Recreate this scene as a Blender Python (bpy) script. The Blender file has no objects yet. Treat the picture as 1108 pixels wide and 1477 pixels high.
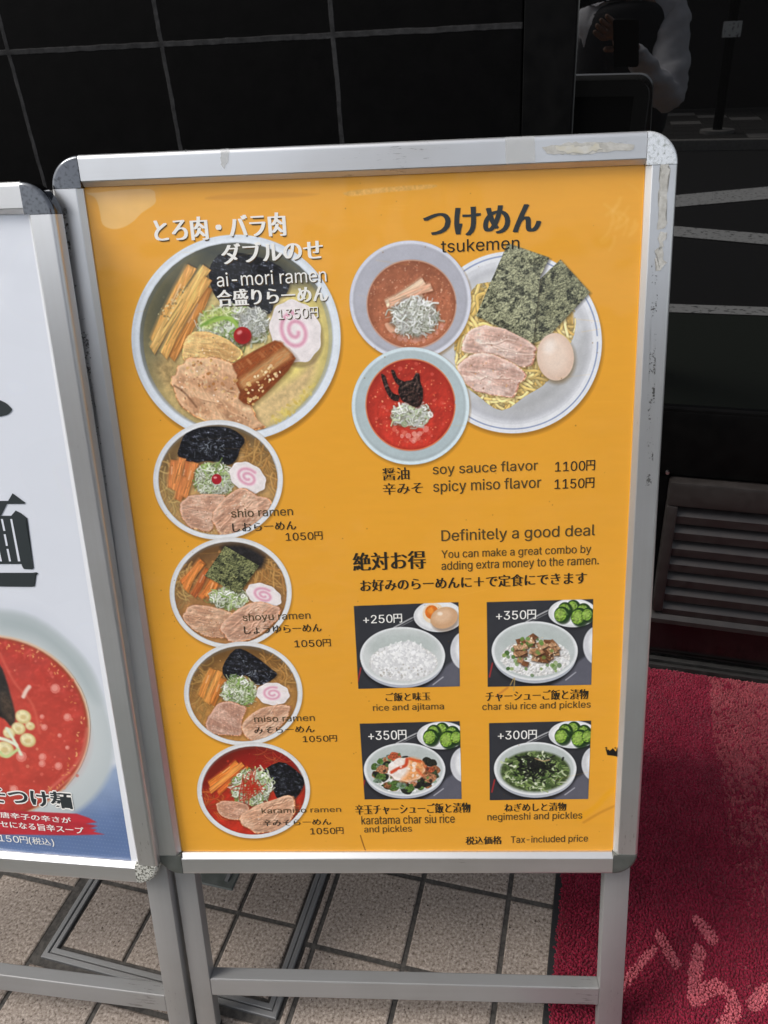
import bpy, bmesh, math, random
import numpy as np
from mathutils import Vector, Matrix
from mathutils.geometry import delaunay_2d_cdt

R_ = math.radians
random.seed(7)
rng = np.random.default_rng(7)
scene = bpy.context.scene
COL = scene.collection

# ------------------------------------------------------------------ camera
F_PX, CAM_H = 1081.218, 1.2891
PITCH, YAW, ROLL = -0.513513, 0.274458, 0.051369
PPX, PPY = 554 + 42.565, 738.5 - 75.086          # principal point of the photograph (1108 x 1477)


def cam_rotation():
    c, s = math.cos, math.sin
    rz = np.array([[c(YAW), -s(YAW), 0], [s(YAW), c(YAW), 0], [0, 0, 1]])
    rx = np.array([[1, 0, 0], [0, c(PITCH), -s(PITCH)], [0, s(PITCH), c(PITCH)]])
    ry = np.array([[c(ROLL), 0, s(ROLL)], [0, 1, 0], [-s(ROLL), 0, c(ROLL)]])
    return rz @ rx @ ry


CR = cam_rotation()
CPOS = np.array([0, 0, CAM_H])
cam_data = bpy.data.cameras.new('camera')
cam = bpy.data.objects.new('camera', cam_data)
COL.objects.link(cam)
cam.matrix_world = Matrix(((CR[0, 0], CR[0, 2], -CR[0, 1], 0), (CR[1, 0], CR[1, 2], -CR[1, 1], 0),
                           (CR[2, 0], CR[2, 2], -CR[2, 1], CAM_H), (0, 0, 0, 1)))
cam_data.sensor_fit = 'VERTICAL'
cam_data.sensor_height = 36
cam_data.sensor_width = 27
cam_data.lens = F_PX / 1477 * 36
cam_data.shift_x = -(PPX - 554) / 1477
cam_data.shift_y = (PPY - 738.5) / 1477
cam_data.clip_start = 0.01
cam_data.clip_end = 300
scene.camera = cam

# ------------------------------------------------------------------ light
SUN_EL, SUN_AZ = 50, 242       # degrees, azimuth clockwise from +Y (the wall side is +Y)
world = bpy.data.worlds.new('World')
scene.world = world
world.use_nodes = True
wn = world.node_tree
sky = wn.nodes.new('ShaderNodeTexSky')
sky.sky_type = 'NISHITA'
sky.sun_disc = False
sky.sun_elevation = R_(SUN_EL)
sky.sun_rotation = R_(SUN_AZ)
sky.air_density = 1.0
sky.dust_density = 3.0
sky.ozone_density = 1.0
bg = wn.nodes['Background']
cloud = wn.nodes.new('ShaderNodeHueSaturation')          # thin overcast: a paler sky than clear blue
cloud.inputs['Saturation'].default_value = 0.33
wn.links.new(sky.outputs[0], cloud.inputs['Color'])
wn.links.new(cloud.outputs[0], bg.inputs[0])
bg.inputs[1].default_value = 0.15
sun_d = bpy.data.lights.new('sun', 'SUN')
sun_d.energy = 1.4
sun_d.angle = R_(22)
sun_d.color = (1, 0.95, 0.88)
sun = bpy.data.objects.new('sun', sun_d)
COL.objects.link(sun)
_el, _az = R_(SUN_EL), R_(SUN_AZ)
sun_dir = Vector((math.sin(_az) * math.cos(_el), math.cos(_az) * math.cos(_el), math.sin(_el)))
sun.rotation_euler = sun_dir.to_track_quat('Z', 'Y').to_euler()
scene.view_settings.view_transform = 'Standard'
scene.view_settings.look = 'None'
scene.view_settings.gamma = 1
scene.view_settings.exposure = 0.6


# ------------------------------------------------------------------ survey helpers (pixel of the photo -> metres in the place)
def ray(px, py):
    return CR @ np.array([(px - PPX) / F_PX, 1, -(py - PPY) / F_PX])


def floor_pt(px, py, z=0.0):
    v = ray(px, py)
    return CPOS + (z - CAM_H) / v[2] * v


def wall_pt(px, py, y):
    v = ray(px, py)
    return CPOS + y / v[1] * v


# ------------------------------------------------------------------ object helpers
def lin(c):
    c = np.asarray(c, float) / 255
    return np.where(c <= 0.04045, c / 12.92, ((c + 0.055) / 1.055) ** 2.4)


def tag(o, label=None, cat=None, group=None, kind=None):
    if label: o['label'] = label
    if cat: o['category'] = cat
    if group: o['group'] = group
    if kind: o['kind'] = kind
    return o


def obj(name, me, m=None, parent=None):
    o = bpy.data.objects.new(name, me)
    COL.objects.link(o)
    for x in (m if isinstance(m, (list, tuple)) else [m]):
        if x: me.materials.append(x)
    if parent: o.parent = parent
    return o


def empty(name, loc=(0, 0, 0), mat=None):
    o = bpy.data.objects.new(name, None)
    COL.objects.link(o)
    o.empty_display_size = 0.1
    if mat is not None: o.matrix_world = mat
    else: o.location = loc
    return o


class MB:
    """collects boxes, profiles and sheets into one mesh"""
    def __init__(self): self.v, self.f, self.mi = [], [], []

    def add(self, vs, fs, mi=0):
        b = len(self.v)
        self.v += [tuple(map(float, p)) for p in vs]
        for f in fs:
            self.f.append(tuple(i + b for i in f)); self.mi.append(mi)
        return self

    def box(self, a, b, mi=0):
        (x0, y0, z0), (x1, y1, z1) = a, b
        vs = [(x0, y0, z0), (x1, y0, z0), (x1, y1, z0), (x0, y1, z0), (x0, y0, z1), (x1, y0, z1), (x1, y1, z1), (x0, y1, z1)]
        return self.add(vs, [(0, 3, 2, 1), (4, 5, 6, 7), (0, 1, 5, 4), (1, 2, 6, 5), (2, 3, 7, 6), (3, 0, 4, 7)], mi)

    def rings(self, rings, closed=True, caps=True, mi=0):
        n = len(rings[0]); vs = [p for r in rings for p in r]; fs = []
        for k in range(len(rings) - 1):
            for i in range(n if closed else n - 1):
                j = (i + 1) % n
                fs.append((k * n + i, k * n + j, (k + 1) * n + j, (k + 1) * n + i))
        if caps:
            fs.append(tuple(range(n))[::-1]); fs.append(tuple((len(rings) - 1) * n + i for i in range(n)))
        return self.add(vs, fs, mi)

    def cyl(self, a, b, r, n=16, r2=None, mi=0):
        a, b = Vector(a), Vector(b); d = (b - a).normalized()
        u = d.orthogonal().normalized(); w = d.cross(u)
        rr = [[a + (u * math.cos(t) + w * math.sin(t)) * r for t in [2 * math.pi * i / n for i in range(n)]],
              [b + (u * math.cos(t) + w * math.sin(t)) * (r if r2 is None else r2) for t in [2 * math.pi * i / n for i in range(n)]]]
        return self.rings(rr, mi=mi)

    def mesh(self, name='mesh', smooth=None, bevel=0, fix=True):
        me = bpy.data.meshes.new(name)
        me.from_pydata(self.v, [], self.f)
        me.polygons.foreach_set('material_index', self.mi)
        if bevel or fix:
            bm = bmesh.new(); bm.from_mesh(me)
            if bevel:
                bmesh.ops.bevel(bm, geom=[e for e in bm.edges if e.is_manifold and e.calc_face_angle(0) > 0.6], offset=bevel, segments=2, affect='EDGES', profile=0.6)
            bmesh.ops.recalc_face_normals(bm, faces=bm.faces)
            bm.to_mesh(me); bm.free()
        if smooth:
            me.polygons.foreach_set('use_smooth', [True] * len(me.polygons))
            me.set_sharp_from_angle(angle=R_(smooth))
        me.update()
        return me


# ------------------------------------------------------------------ materials
def material(name, color=(0.5, 0.5, 0.5), rough=0.5, metal=0.0, spec=0.5):
    m = bpy.data.materials.new(name); m.use_nodes = True
    p = m.node_tree.nodes['Principled BSDF']
    p.inputs['Base Color'].default_value = (*color, 1)
    p.inputs['Roughness'].default_value = rough
    p.inputs['Metallic'].default_value = metal
    p.inputs['Specular IOR Level'].default_value = spec
    return m, m.node_tree.nodes, m.node_tree.links, p


def N(nodes, t, **kw):
    n = nodes.new(t)
    for k, v in kw.items():
        if k in n.inputs: n.inputs[k].default_value = v
        else: setattr(n, k, v)
    return n


def ramp(nodes, stops):
    r = nodes.new('ShaderNodeValToRGB')
    while len(r.color_ramp.elements) < len(stops): r.color_ramp.elements.new(0.5)
    for e, (p, c) in zip(r.color_ramp.elements, stops):
        e.position = p; e.color = (*c, 1) if len(c) == 3 else c
    return r


def noise_mat(name, c1, c2, scale=20, rough=(0.4, 0.6), metal=0, bump=0.0, stretch=(1, 1, 1), spec=0.5, lo=0.35, hi=0.65, detail=4, bdist=0.001):
    m, nd, lk, p = material(name, c1, rough[0], metal, spec)
    tc = N(nd, 'ShaderNodeTexCoord'); mp = N(nd, 'ShaderNodeMapping', Scale=stretch)
    lk.new(tc.outputs['Object'], mp.inputs[0])
    no = N(nd, 'ShaderNodeTexNoise', Scale=scale, Detail=detail)
    lk.new(mp.outputs[0], no.inputs['Vector'])
    r = ramp(nd, [(lo, c1), (hi, c2)]); lk.new(no.outputs[0], r.inputs[0]); lk.new(r.outputs[0], p.inputs['Base Color'])
    mr = N(nd, 'ShaderNodeMapRange'); lk.new(no.outputs[0], mr.inputs[0])
    mr.inputs[1].default_value = lo; mr.inputs[2].default_value = hi; mr.inputs[3].default_value, mr.inputs[4].default_value = rough
    lk.new(mr.outputs[0], p.inputs['Roughness'])
    if bump:
        b = N(nd, 'ShaderNodeBump', Strength=bump, Distance=bdist); lk.new(no.outputs[0], b.inputs['Height']); lk.new(b.outputs[0], p.inputs['Normal'])
    return m


def aluminium(name, tone=0.69, metal=0.85, rough=0.30, axis='z', scr=0.6):
    m, nd, lk, p = material(name, (tone, tone, tone), rough, metal)
    tc = N(nd, 'ShaderNodeTexCoord')
    st = (260, 260, 3) if axis == 'z' else (3, 260, 260)
    mp = N(nd, 'ShaderNodeMapping', Scale=st); lk.new(tc.outputs['Object'], mp.inputs[0])
    br = N(nd, 'ShaderNodeTexNoise', Scale=1.0, Detail=3); lk.new(mp.outputs[0], br.inputs['Vector'])
    st2 = (300, 300, 40) if axis == 'z' else (40, 300, 300)
    mp2 = N(nd, 'ShaderNodeMapping', Scale=st2); lk.new(tc.outputs['Object'], mp2.inputs[0])
    sp = N(nd, 'ShaderNodeTexNoise', Scale=1.0, Detail=5, Roughness=0.7); lk.new(mp2.outputs[0], sp.inputs['Vector'])
    big = N(nd, 'ShaderNodeTexNoise', Scale=7.0, Detail=4); lk.new(tc.outputs['Object'], big.inputs['Vector'])
    # scuffs gather in some patches only
    mul = N(nd, 'ShaderNodeMath', operation='MULTIPLY'); lk.new(sp.outputs[0], mul.inputs[0]); lk.new(big.outputs[0], mul.inputs[1])
    r = ramp(nd, [(0.395, (0, 0, 0)), (0.43, (scr, scr, scr))]); lk.new(mul.outputs[0], r.inputs[0])
    c1 = ramp(nd, [(0.3, (tone * 0.985,) * 3), (0.7, (tone * 1.01, tone * 1.015, tone * 1.02))]); lk.new(br.outputs[0], c1.inputs[0])
    dirt = ramp(nd, [(0.42, (1, 1, 1)), (0.75, (0.86, 0.85, 0.83))]); lk.new(big.outputs[0], dirt.inputs[0])
    mm = N(nd, 'ShaderNodeMix', data_type='RGBA', blend_type='MULTIPLY'); mm.inputs[0].default_value = 1
    lk.new(c1.outputs[0], mm.inputs[6]); lk.new(dirt.outputs[0], mm.inputs[7])
    mx = N(nd, 'ShaderNodeMix', data_type='RGBA'); lk.new(r.outputs[0], mx.inputs[0]); lk.new(mm.outputs[2], mx.inputs[6])
    mx.inputs[7].default_value = (0.16, 0.15, 0.14, 1)
    lk.new(mx.outputs[2], p.inputs['Base Color'])
    mr = N(nd, 'ShaderNodeMapRange'); lk.new(big.outputs[0], mr.inputs[0]); mr.inputs[3].default_value = rough - 0.06; mr.inputs[4].default_value = rough + 0.12
    lk.new(mr.outputs[0], p.inputs['Roughness'])
    b = N(nd, 'ShaderNodeBump', Strength=0.03, Distance=0.0004); lk.new(br.outputs[0], b.inputs['Height']); lk.new(b.outputs[0], p.inputs['Normal'])
    return m


M = {}
M['alu_z'] = aluminium('anodised_aluminium_upright', axis='z')
M['alu_x'] = aluminium('anodised_aluminium_bar', axis='x')
M['leg_z'] = aluminium('aluminium_leg', tone=0.40, rough=0.42, metal=.6, axis='z')
M['leg_x'] = aluminium('aluminium_crossbar', tone=0.40, rough=0.42, metal=.6, axis='x')
M['rear'] = aluminium('shade_darkened_rear_frame', tone=0.3, rough=0.4, axis='z')  # darker tone than the rails: shade on the wall-facing side put into the colour
M['chrome'] = noise_mat('worn_chrome', (0.12, 0.125, 0.135), (0.06, 0.063, 0.066), 260, (0.10, 0.25), 1.0, 0.04, lo=0.5, hi=0.75)
M['chrome_pitted'] = noise_mat('pitted_chrome', (0.8, 0.81, 0.81), (0.42, 0.44, 0.41), 300, (0.25, 0.5), 0.6, 0.15, lo=0.5, hi=0.72)
M['cap_grey'] = noise_mat('grey_cap', (0.085, 0.095, 0.085), (0.12, 0.13, 0.12), 60, (0.4, 0.55), 0.3)
M['cap_crust'] = noise_mat('crusted_cap', (0.55, 0.55, 0.5), (0.12, 0.12, 0.1), 330, (0.6, 0.8), 0.2, 0.8, lo=0.5, hi=0.56, detail=2)
M['back'] = noise_mat('dark_back_panel', (0.015, 0.015, 0.016), (0.022, 0.022, 0.022), 12, (0.5, 0.6))
M['residue'] = noise_mat('old_tape_residue', (0.50, 0.49, 0.455), (0.39, 0.38, 0.345), 130, (0.7, 0.85), 0, 0.6, lo=0.4, hi=0.62)
M['residue_y'] = noise_mat('yellowed_glue', (0.52, 0.49, 0.39), (0.55, 0.54, 0.50), 90, (0.6, 0.8), 0, 0.4)


def clear_film(name, col, alpha, rough):
    m, nd, lk, p = material(name, col, rough)
    tc = N(nd, 'ShaderNodeTexCoord'); no = N(nd, 'ShaderNodeTexNoise', Scale=90, Detail=3); lk.new(tc.outputs['Object'], no.inputs['Vector'])
    b = N(nd, 'ShaderNodeBump', Strength=0.25, Distance=0.001); lk.new(no.outputs[0], b.inputs['Height']); lk.new(b.outputs[0], p.inputs['Normal'])
    p.inputs['Alpha'].default_value = alpha
    return m


M['tape'] = clear_film('matt_clear_tape', (0.62, 0.62, 0.6), 0.45, 0.5)
M['ink'] = material('dark_print', tuple(lin((46, 42, 34))), 0.55, spec=0.25)[0]
M['ink_soft'] = material('soft_brown_print', tuple(lin((80, 67, 42))), 0.55, spec=0.25)[0]
M['ink_white'] = material('white_print', tuple(lin((238, 236, 230))), 0.5, spec=0.3)[0]
M['ink_shade'] = material('grey_drop_print', tuple(lin((84, 66, 40))), 0.6, spec=0.2)[0]
M['ink_big'] = material('charcoal_print', tuple(lin((48, 54, 56))), 0.5, spec=0.3)[0]


# ------------------------------------------------------------------ painted print (the food pictures on the sheets)
_T = rng.random((256, 256)).astype(np.float32)


def vn(x, y):
    xi, yi = np.floor(x).astype(int), np.floor(y).astype(int)
    fx, fy = x - xi, y - yi
    fx, fy = fx * fx * (3 - 2 * fx), fy * fy * (3 - 2 * fy)
    a, b = _T[yi & 255, xi & 255], _T[yi & 255, (xi + 1) & 255]
    c, d = _T[(yi + 1) & 255, xi & 255], _T[(yi + 1) & 255, (xi + 1) & 255]
    return (a * (1 - fx) + b * fx) * (1 - fy) + (c * (1 - fx) + d * fx) * fy


def fbm(x, y, o=3):
    s, a, t = 0, 1, 0
    for k in range(o):
        s = s + a * vn(x * 2 ** k + 17.3 * k, y * 2 ** k + 5.1 * k); t += a; a *= 0.55
    return s / t


def smooth_closed(P, k=4):
    P = np.asarray(P, float); n = len(P); out = []
    for i in range(n):
        p0, p1, p2, p3 = P[i - 1], P[i], P[(i + 1) % n], P[(i + 2) % n]
        for t in np.arange(k) / k:
            out.append(0.5 * (2 * p1 + (p2 - p0) * t + (2 * p0 - 5 * p1 + 4 * p2 - p3) * t ** 2 + (3 * p1 - p0 - 3 * p2 + p3) * t ** 3))
    return np.array(out)


def smooth_open(P, k=5):
    P = np.asarray(P, float)
    if len(P) < 3: return P
    Q = np.vstack([2 * P[0] - P[1], P, 2 * P[-1] - P[-2]]); out = []
    for i in range(1, len(Q) - 2):
        p0, p1, p2, p3 = Q[i - 1], Q[i], Q[i + 1], Q[i + 2]
        for t in np.arange(k) / k:
            out.append(0.5 * (2 * p1 + (p2 - p0) * t + (2 * p0 - 5 * p1 + 4 * p2 - p3) * t ** 2 + (3 * p1 - p0 - 3 * p2 + p3) * t ** 3))
    return np.array(out + [P[-1]])


def ell(cx, cy, rx, ry, rot=0, n=44, wob=0):
    t = np.arange(n) * 2 * np.pi / n
    r = 1 + (wob * np.sin(t * 9 + 1) if wob else 0)
    x, y = rx * r * np.cos(t), ry * r * np.sin(t)
    c, s = math.cos(R_(rot)), math.sin(R_(rot))
    return np.stack([cx + x * c - y * s, cy + x * s + y * c], 1)


class Sheet:
    """a print: an image painted in code, placed on a board's sheet plane (u, v in metres)"""
    def __init__(self, board, u0, u1, v0, v1, ppm, base):
        self.b, self.u0, self.u1, self.v0, self.v1, self.ppm = board, u0, u1, v0, v1, ppm
        self.w, self.h = int((u1 - u0) * ppm), int((v1 - v0) * ppm)
        self.a = np.empty((self.h, self.w, 3), np.float32)
        self.a[:] = np.asarray(base, np.float32) / 255
        self.clip = None
        self.frame(0, 0, 1)

    def frame(self, ox, oy, sc):
        """traced coordinates: photo pixel = origin + p / scale"""
        self.ox, self.oy, self.sc = ox, oy, sc
        return self

    def uv(self, P):
        P = np.atleast_2d(np.asarray(P, float))
        q = np.stack([(self.ox + P[:, 0] / self.sc - PPX) / F_PX, np.ones(len(P)), -(self.oy + P[:, 1] / self.sc - PPY) / F_PX], 1) @ CR.T
        b = self.b
        q = CPOS + q * (((b.po - CPOS) @ b.n) / (q @ b.n))[:, None] - b.po
        return np.stack([q @ b.ex, q @ b.ez], 1)

    def px(self, P):
        q = self.uv(P)
        return np.stack([(q[:, 0] - self.u0) * self.ppm, (self.v1 - q[:, 1]) * self.ppm], 1)

    def k(self, p):
        a = self.px([p, (p[0] + 10, p[1])]); return float(np.hypot(*(a[1] - a[0]))) / 10

    def setclip(self, P=None):
        self.clip = None
        if P is not None:
            c = np.zeros((self.h, self.w), np.float32)
            r = self._poly(self.px(P), 1.0)
            if r: (y0, y1, x0, x1), mk = r; c[y0:y1, x0:x1] = mk
            self.clip = c

    def _box(self, q, pad):
        x0, y0 = np.floor(q.min(0) - pad).astype(int); x1, y1 = np.ceil(q.max(0) + pad).astype(int) + 1
        x0, y0, x1, y1 = max(x0, 0), max(y0, 0), min(x1, self.w), min(y1, self.h)
        return (y0, y1, x0, x1) if x1 > x0 and y1 > y0 else None

    def _poly(self, q, feather):
        bx = self._box(q, feather + 1)
        if not bx: return None
        y0, y1, x0, x1 = bx
        X, Y = np.meshgrid(np.arange(x0, x1, dtype=np.float32) + 0.5, np.arange(y0, y1, dtype=np.float32) + 0.5)
        ins = np.zeros(X.shape, bool); d2 = np.full(X.shape, 1e9, np.float32)
        for i in range(len(q)):
            ax, ay = q[i - 1]; bx_, by_ = q[i]
            ex, ey = bx_ - ax, by_ - ay; L = ex * ex + ey * ey
            if L < 1e-9: continue
            if abs(ey) > 1e-9:
                ins ^= ((ay > Y) != (by_ > Y)) & (X < ex * (Y - ay) / ey + ax)
            t = np.clip(((X - ax) * ex + (Y - ay) * ey) / L, 0, 1)
            dx, dy = X - ax - t * ex, Y - ay - t * ey
            np.minimum(d2, dx * dx + dy * dy, out=d2)
        d = np.sqrt(d2); sd = np.where(ins, d, -d)
        return bx, np.clip(0.5 + sd / max(feather, 0.6), 0, 1)

    def _line(self, q, r, feather):
        bx = self._box(q, r + feather + 1)
        if not bx: return None
        y0, y1, x0, x1 = bx
        X, Y = np.meshgrid(np.arange(x0, x1, dtype=np.float32) + 0.5, np.arange(y0, y1, dtype=np.float32) + 0.5)
        d2 = np.full(X.shape, 1e9, np.float32)
        for i in range(len(q) - 1):
            ax, ay = q[i]; ex, ey = q[i + 1] - q[i]; L = ex * ex + ey * ey + 1e-9
            t = np.clip(((X - ax) * ex + (Y - ay) * ey) / L, 0, 1)
            dx, dy = X - ax - t * ex, Y - ay - t * ey
            np.minimum(d2, dx * dx + dy * dy, out=d2)
        return bx, np.clip(0.5 + (r - np.sqrt(d2)) / max(feather, 0.6), 0, 1)

    def _put(self, r, col, a, n=0, ns=10, ang=0, st=1, col2=None, thr=None, sx=0, emb=0, spec=0, grad=None):
        if not r: return
        (y0, y1, x0, x1), mk = r
        if self.clip is not None: mk = mk * self.clip[y0:y1, x0:x1]
        mk = (mk * a)[..., None]
        c = np.broadcast_to(np.asarray(col, np.float32) / 255, mk.shape[:2] + (3,)).copy()
        if n or col2 is not None:
            X, Y = np.meshgrid(np.arange(x0, x1, dtype=np.float32), np.arange(y0, y1, dtype=np.float32))
            ca, sa = math.cos(R_(ang)), math.sin(R_(ang))
            u, v = (X * ca + Y * sa) / (ns * st), (-X * sa + Y * ca) / ns
            f = fbm(u + sx, v + sx)
            if col2 is not None:
                w = np.clip((f - (thr or 0.5)) * 6 + 0.5, 0, 1)[..., None]
                c = c * (1 - w) + np.asarray(col2, np.float32) / 255 * w
            if n: c = c * (1 + n * 2 * (f[..., None] - 0.5))
        if grad:
            c = c * (1 + grad[2] * 2 * (grad[0] * ((np.arange(x0, x1) - x0) / (x1 - x0) - .5)[None, :, None] + grad[1] * ((np.arange(y0, y1) - y0) / (y1 - y0) - .5)[:, None, None])).astype(np.float32)
        if emb:      # relief in the pictured surface, as the photographer's lamp showed it
            X, Y = np.meshgrid(np.arange(x0, x1, dtype=np.float32), np.arange(y0, y1, dtype=np.float32))
            ca, sa = math.cos(R_(ang)), math.sin(R_(ang))
            def hf(X, Y):
                u, v = (X * ca + Y * sa) / (ns * st), (-X * sa + Y * ca) / ns
                return fbm(u + sx + 9, v + sx, 3)
            e = (hf(X + 1, Y + 1.2) - hf(X - 1, Y - 1.2)) * ns / 4
            c = c * (1 + emb * np.clip(e, -.5, .5))[..., None]
            if spec: c = c + (np.clip(e - .16, 0, 1) * spec)[..., None]
        s = self.a[y0:y1, x0:x1]
        s[:] = s * (1 - mk) + np.clip(c, 0, 1) * mk

    def fill(self, P, col, f=1.6, a=1.0, smooth=True, **kw):
        q = self.px(P)
        if smooth: q = smooth_closed(q, 3)
        self._put(self._poly(q, f), col, a, sx=random.random() * 50, **kw)

    def line(self, P, w, col, f=1.4, a=1.0, **kw):
        q = self.px(P); k = self.k(P[0])
        self._put(self._line(smooth_open(q), w * k / 2, f), col, a, sx=random.random() * 50, **kw)

    def dab(self, x, y, r, col, f=1.5, a=1.0, asp=1.0, rot=0):
        q = self.px(ell(x, y, r, r * asp, rot, 9)); self._put(self._poly(q, f), col, a)

    # ---- food
    def scatter(self, P, n, r, cols, a=0.8, asp=0.6):
        P = np.asarray(P, float); x0, y0 = P.min(0); x1, y1 = P.max(0); c = 0; t = 0
        while c < n and t < n * 8:
            t += 1
            x, y = random.uniform(x0, x1), random.uniform(y0, y1); ins = False
            for i in range(len(P)):
                (ax, ay), (bx, by) = P[i - 1], P[i]
                if (ay > y) != (by > y) and x < (bx - ax) * (y - ay) / (by - ay) + ax: ins = not ins
            if ins:
                c += 1
                self.dab(x, y, random.uniform(*r), random.choice(cols), a=a * random.uniform(0.6, 1), asp=random.uniform(asp, 1), rot=random.uniform(0, 180))

    def negi(self, cx, cy, rx, ry, n, cols, ln=0.6, w=0.1, base=(120, 130, 90)):
        b = tuple(v * .5 + 88 for v in base)
        self.fill(ell(cx, cy + ry * .05, rx * 1.02, ry * 1.02, wob=0.06), (80, 66, 40), f=12, a=.5)
        self.fill(ell(cx, cy, rx * 0.95, ry * 0.95, wob=0.08), b, f=9, n=0.35, ns=5, col2=tuple(v * .72 for v in b), thr=.52)
        for i in range(int(n * 1.5)):
            t = random.uniform(0, 6.28); r = math.sqrt(random.random())
            if random.random() < .12: r *= 1.18
            x, y = cx + rx * r * math.cos(t) * 0.92, cy + ry * r * math.sin(t) * 0.92
            a = random.uniform(0, 6.28); l = rx * ln * random.uniform(0.25, .85); b = random.uniform(-0.8, 0.8) * l
            c = random.choice(cols); s = random.uniform(.74, 1.04) * (1.06 - .2 * (y - cy) / ry * .5)
            P = [(x - l / 2 * math.cos(a), y - l / 2 * math.sin(a)), (x - b * math.sin(a) * 0.6, y + b * math.cos(a) * 0.6), (x + l / 2 * math.cos(a), y + l / 2 * math.sin(a))]
            if i % 2: self.line([(u + rx * .02, v + ry * .05) for u, v in P], rx * w * .9, (88, 92, 60), a=0.28, f=3)
            if i % 6 == 5:
                q = rx * random.uniform(.05, .13); P = ell(x, y, q, q * random.uniform(.5, 1), random.uniform(0, 180), 9); P = np.vstack([P, P[:1]])
            self.line(P, rx * w * random.uniform(0.3, .85), tuple(min(255, v * s) for v in c), a=random.uniform(.55, .95), f=2)

    def naruto(self, cx, cy, rx, ry, rot=20, turns=1.7):
        self.fill(ell(cx + rx * 0.06, cy + ry * 0.1, rx * 1.04, ry * 1.06, rot), (110, 90, 70), f=7, a=0.5)
        self.fill(ell(cx, cy, rx, ry, rot, 72, 0.03), (232, 224, 222), f=1.8, smooth=False, n=0.05, ns=10)
        self.fill(ell(cx - rx * .08, cy - ry * .05, rx * .7, ry * .7, rot), (243, 232, 232), f=12, a=0.6)
        t = np.linspace(0, 1, 26); r = 0.12 + 0.48 * t; th = 2 * np.pi * turns * t + 0.6
        c, s = math.cos(R_(rot)), math.sin(R_(rot)); x, y = rx * r * np.cos(th), ry * r * np.sin(th)
        P = np.stack([cx + x * c - y * s, cy + x * s + y * c], 1)
        self.line(P, rx * 0.2, (228, 176, 192), f=5, a=0.6)
        self.line(P, rx * 0.1, (216, 146, 170), f=4, a=0.65)

    def menma(self, strips, w, cols):
        for i, (a, b) in enumerate(strips):
            a, b = np.array(a, float), np.array(b, float)
            c = np.array(cols[i % len(cols)], float); e = b - a; L = np.hypot(*e); e /= L; d = np.array([-e[1], e[0]])
            bend = random.uniform(-.25, .25) * w
            ws = [random.uniform(.38, .56) for _ in range(8)]
            up = [a + e * L * t + d * (bend * math.sin(3.1 * t) - w * ws[k]) for k, t in enumerate((0.02, .3, .7, 1))]
            dn = [a + e * L * t + d * (bend * math.sin(3.1 * t) + w * ws[k + 4]) for k, t in enumerate((1.0, .7, .3, -.02))]
            P = np.array(up + dn); ang = math.degrees(math.atan2(e[1], e[0]))
            self.fill(P + d * w * .12 + e * 2, (70, 42, 22), f=9, a=0.55, smooth=False)
            self.fill(P, c, f=2.4, n=0.2, ns=6.5, ang=ang, st=8, smooth=False, col2=c * .84, thr=.56, emb=.4, spec=.3)
            m = P.mean(0)
            self.fill(m + (P - m) * [.96, .96] - d * w * .16, np.minimum(c * 1.2 + 14, 255), f=9, a=0.6, n=.22, ns=5, ang=ang, st=8, smooth=False)
            for q in range(3):
                o = d * w * random.uniform(-.35, .35); t0 = random.uniform(.05, .4)
                self.line([a + o + e * L * t0, a + o + e * L * (t0 + random.uniform(.25, .5))], w * .07, c * random.choice([.6, 1.35]), f=2.5, a=.5)
            if i % 2 == 0: self.line([a + e * L * .5 - d * w * .2, a + e * L * .75 - d * w * .25], w * .1, (250, 232, 206), f=4, a=.55)

    def chashu(self, P, col, ang=20, edge=(138, 84, 52), specks=20):
        P = smooth_closed(np.asarray(P, float), 6); c = P.mean(0); s = np.ptp(P[:, 0]); col = np.array(col, float)
        t = np.arange(len(P)); k1 = random.random() * 50
        P = c + (P - c) * (1 + .05 * (vn(t * .55 + k1, t * 0. + 3.3) - .5) * 2 + .025 * (vn(t * 1.9 + k1, t * 0. + 7.3) - .5) * 2)[:, None]
        edge = np.array(edge) * .5 + col * .5 * [.86, .74, .66]
        col = col * [.955, .955, .94]
        fat, lean = np.minimum(col * 1.08 + 12, 246), col * [.88, .765, .71]
        sc = self.k(c) * s                       # size on the sheet in pixels
        self.fill(P + s * 0.022, (64, 40, 24), f=13, a=0.45, smooth=False)
        self.fill(P, np.array(edge) * 1.1, f=2.4, n=0.45, ns=sc * .035, smooth=False, col2=np.array(edge) * 1.5, thr=.55)
        self.fill(c + (P - c) * 0.962 - s * .008, fat, f=4, n=0.10, ns=sc * .06, ang=ang, st=2.4, smooth=False, grad=(.4, 1, -.07))
        self.fill(c + (P - c) * 0.90, fat, f=sc * .05, smooth=False, col2=lean, thr=.47, ns=sc * .13, ang=ang, st=2.2, emb=.3, grad=(.4, 1, -.09))
        self.fill(c + (P - c) * 0.93, col, f=sc * .06, a=.32, n=0.22, ns=sc * .03, ang=ang, st=6, smooth=False, emb=.4, spec=.3)
        self.fill(c + (P - c) * 0.95, col, f=sc * .04, a=.35, n=0.12, ns=sc * .07, ang=ang + 30, st=1.6, smooth=False, emb=.55, spec=.4)
        for k in range(4):     # cracks and folds between the muscles
            o = c + (P[random.randrange(len(P))] - c) * random.uniform(0.1, 0.6); a = R_(ang + random.uniform(-26, 26)); l = s * random.uniform(.2, .5)
            Q = [o + l * (u - .5) * np.array([math.cos(a), math.sin(a)]) + random.uniform(-1, 1) * s * .03 * np.array([-math.sin(a), math.cos(a)]) for u in (0, .25, .5, .75, 1)]
            self.line(Q, s * .012, col * [.66, .52, .46], f=3, a=.5); self.line([q - s * .012 for q in Q], s * .014, np.minimum(col * 1.15 + 20, 255), f=4, a=.6)
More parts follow.
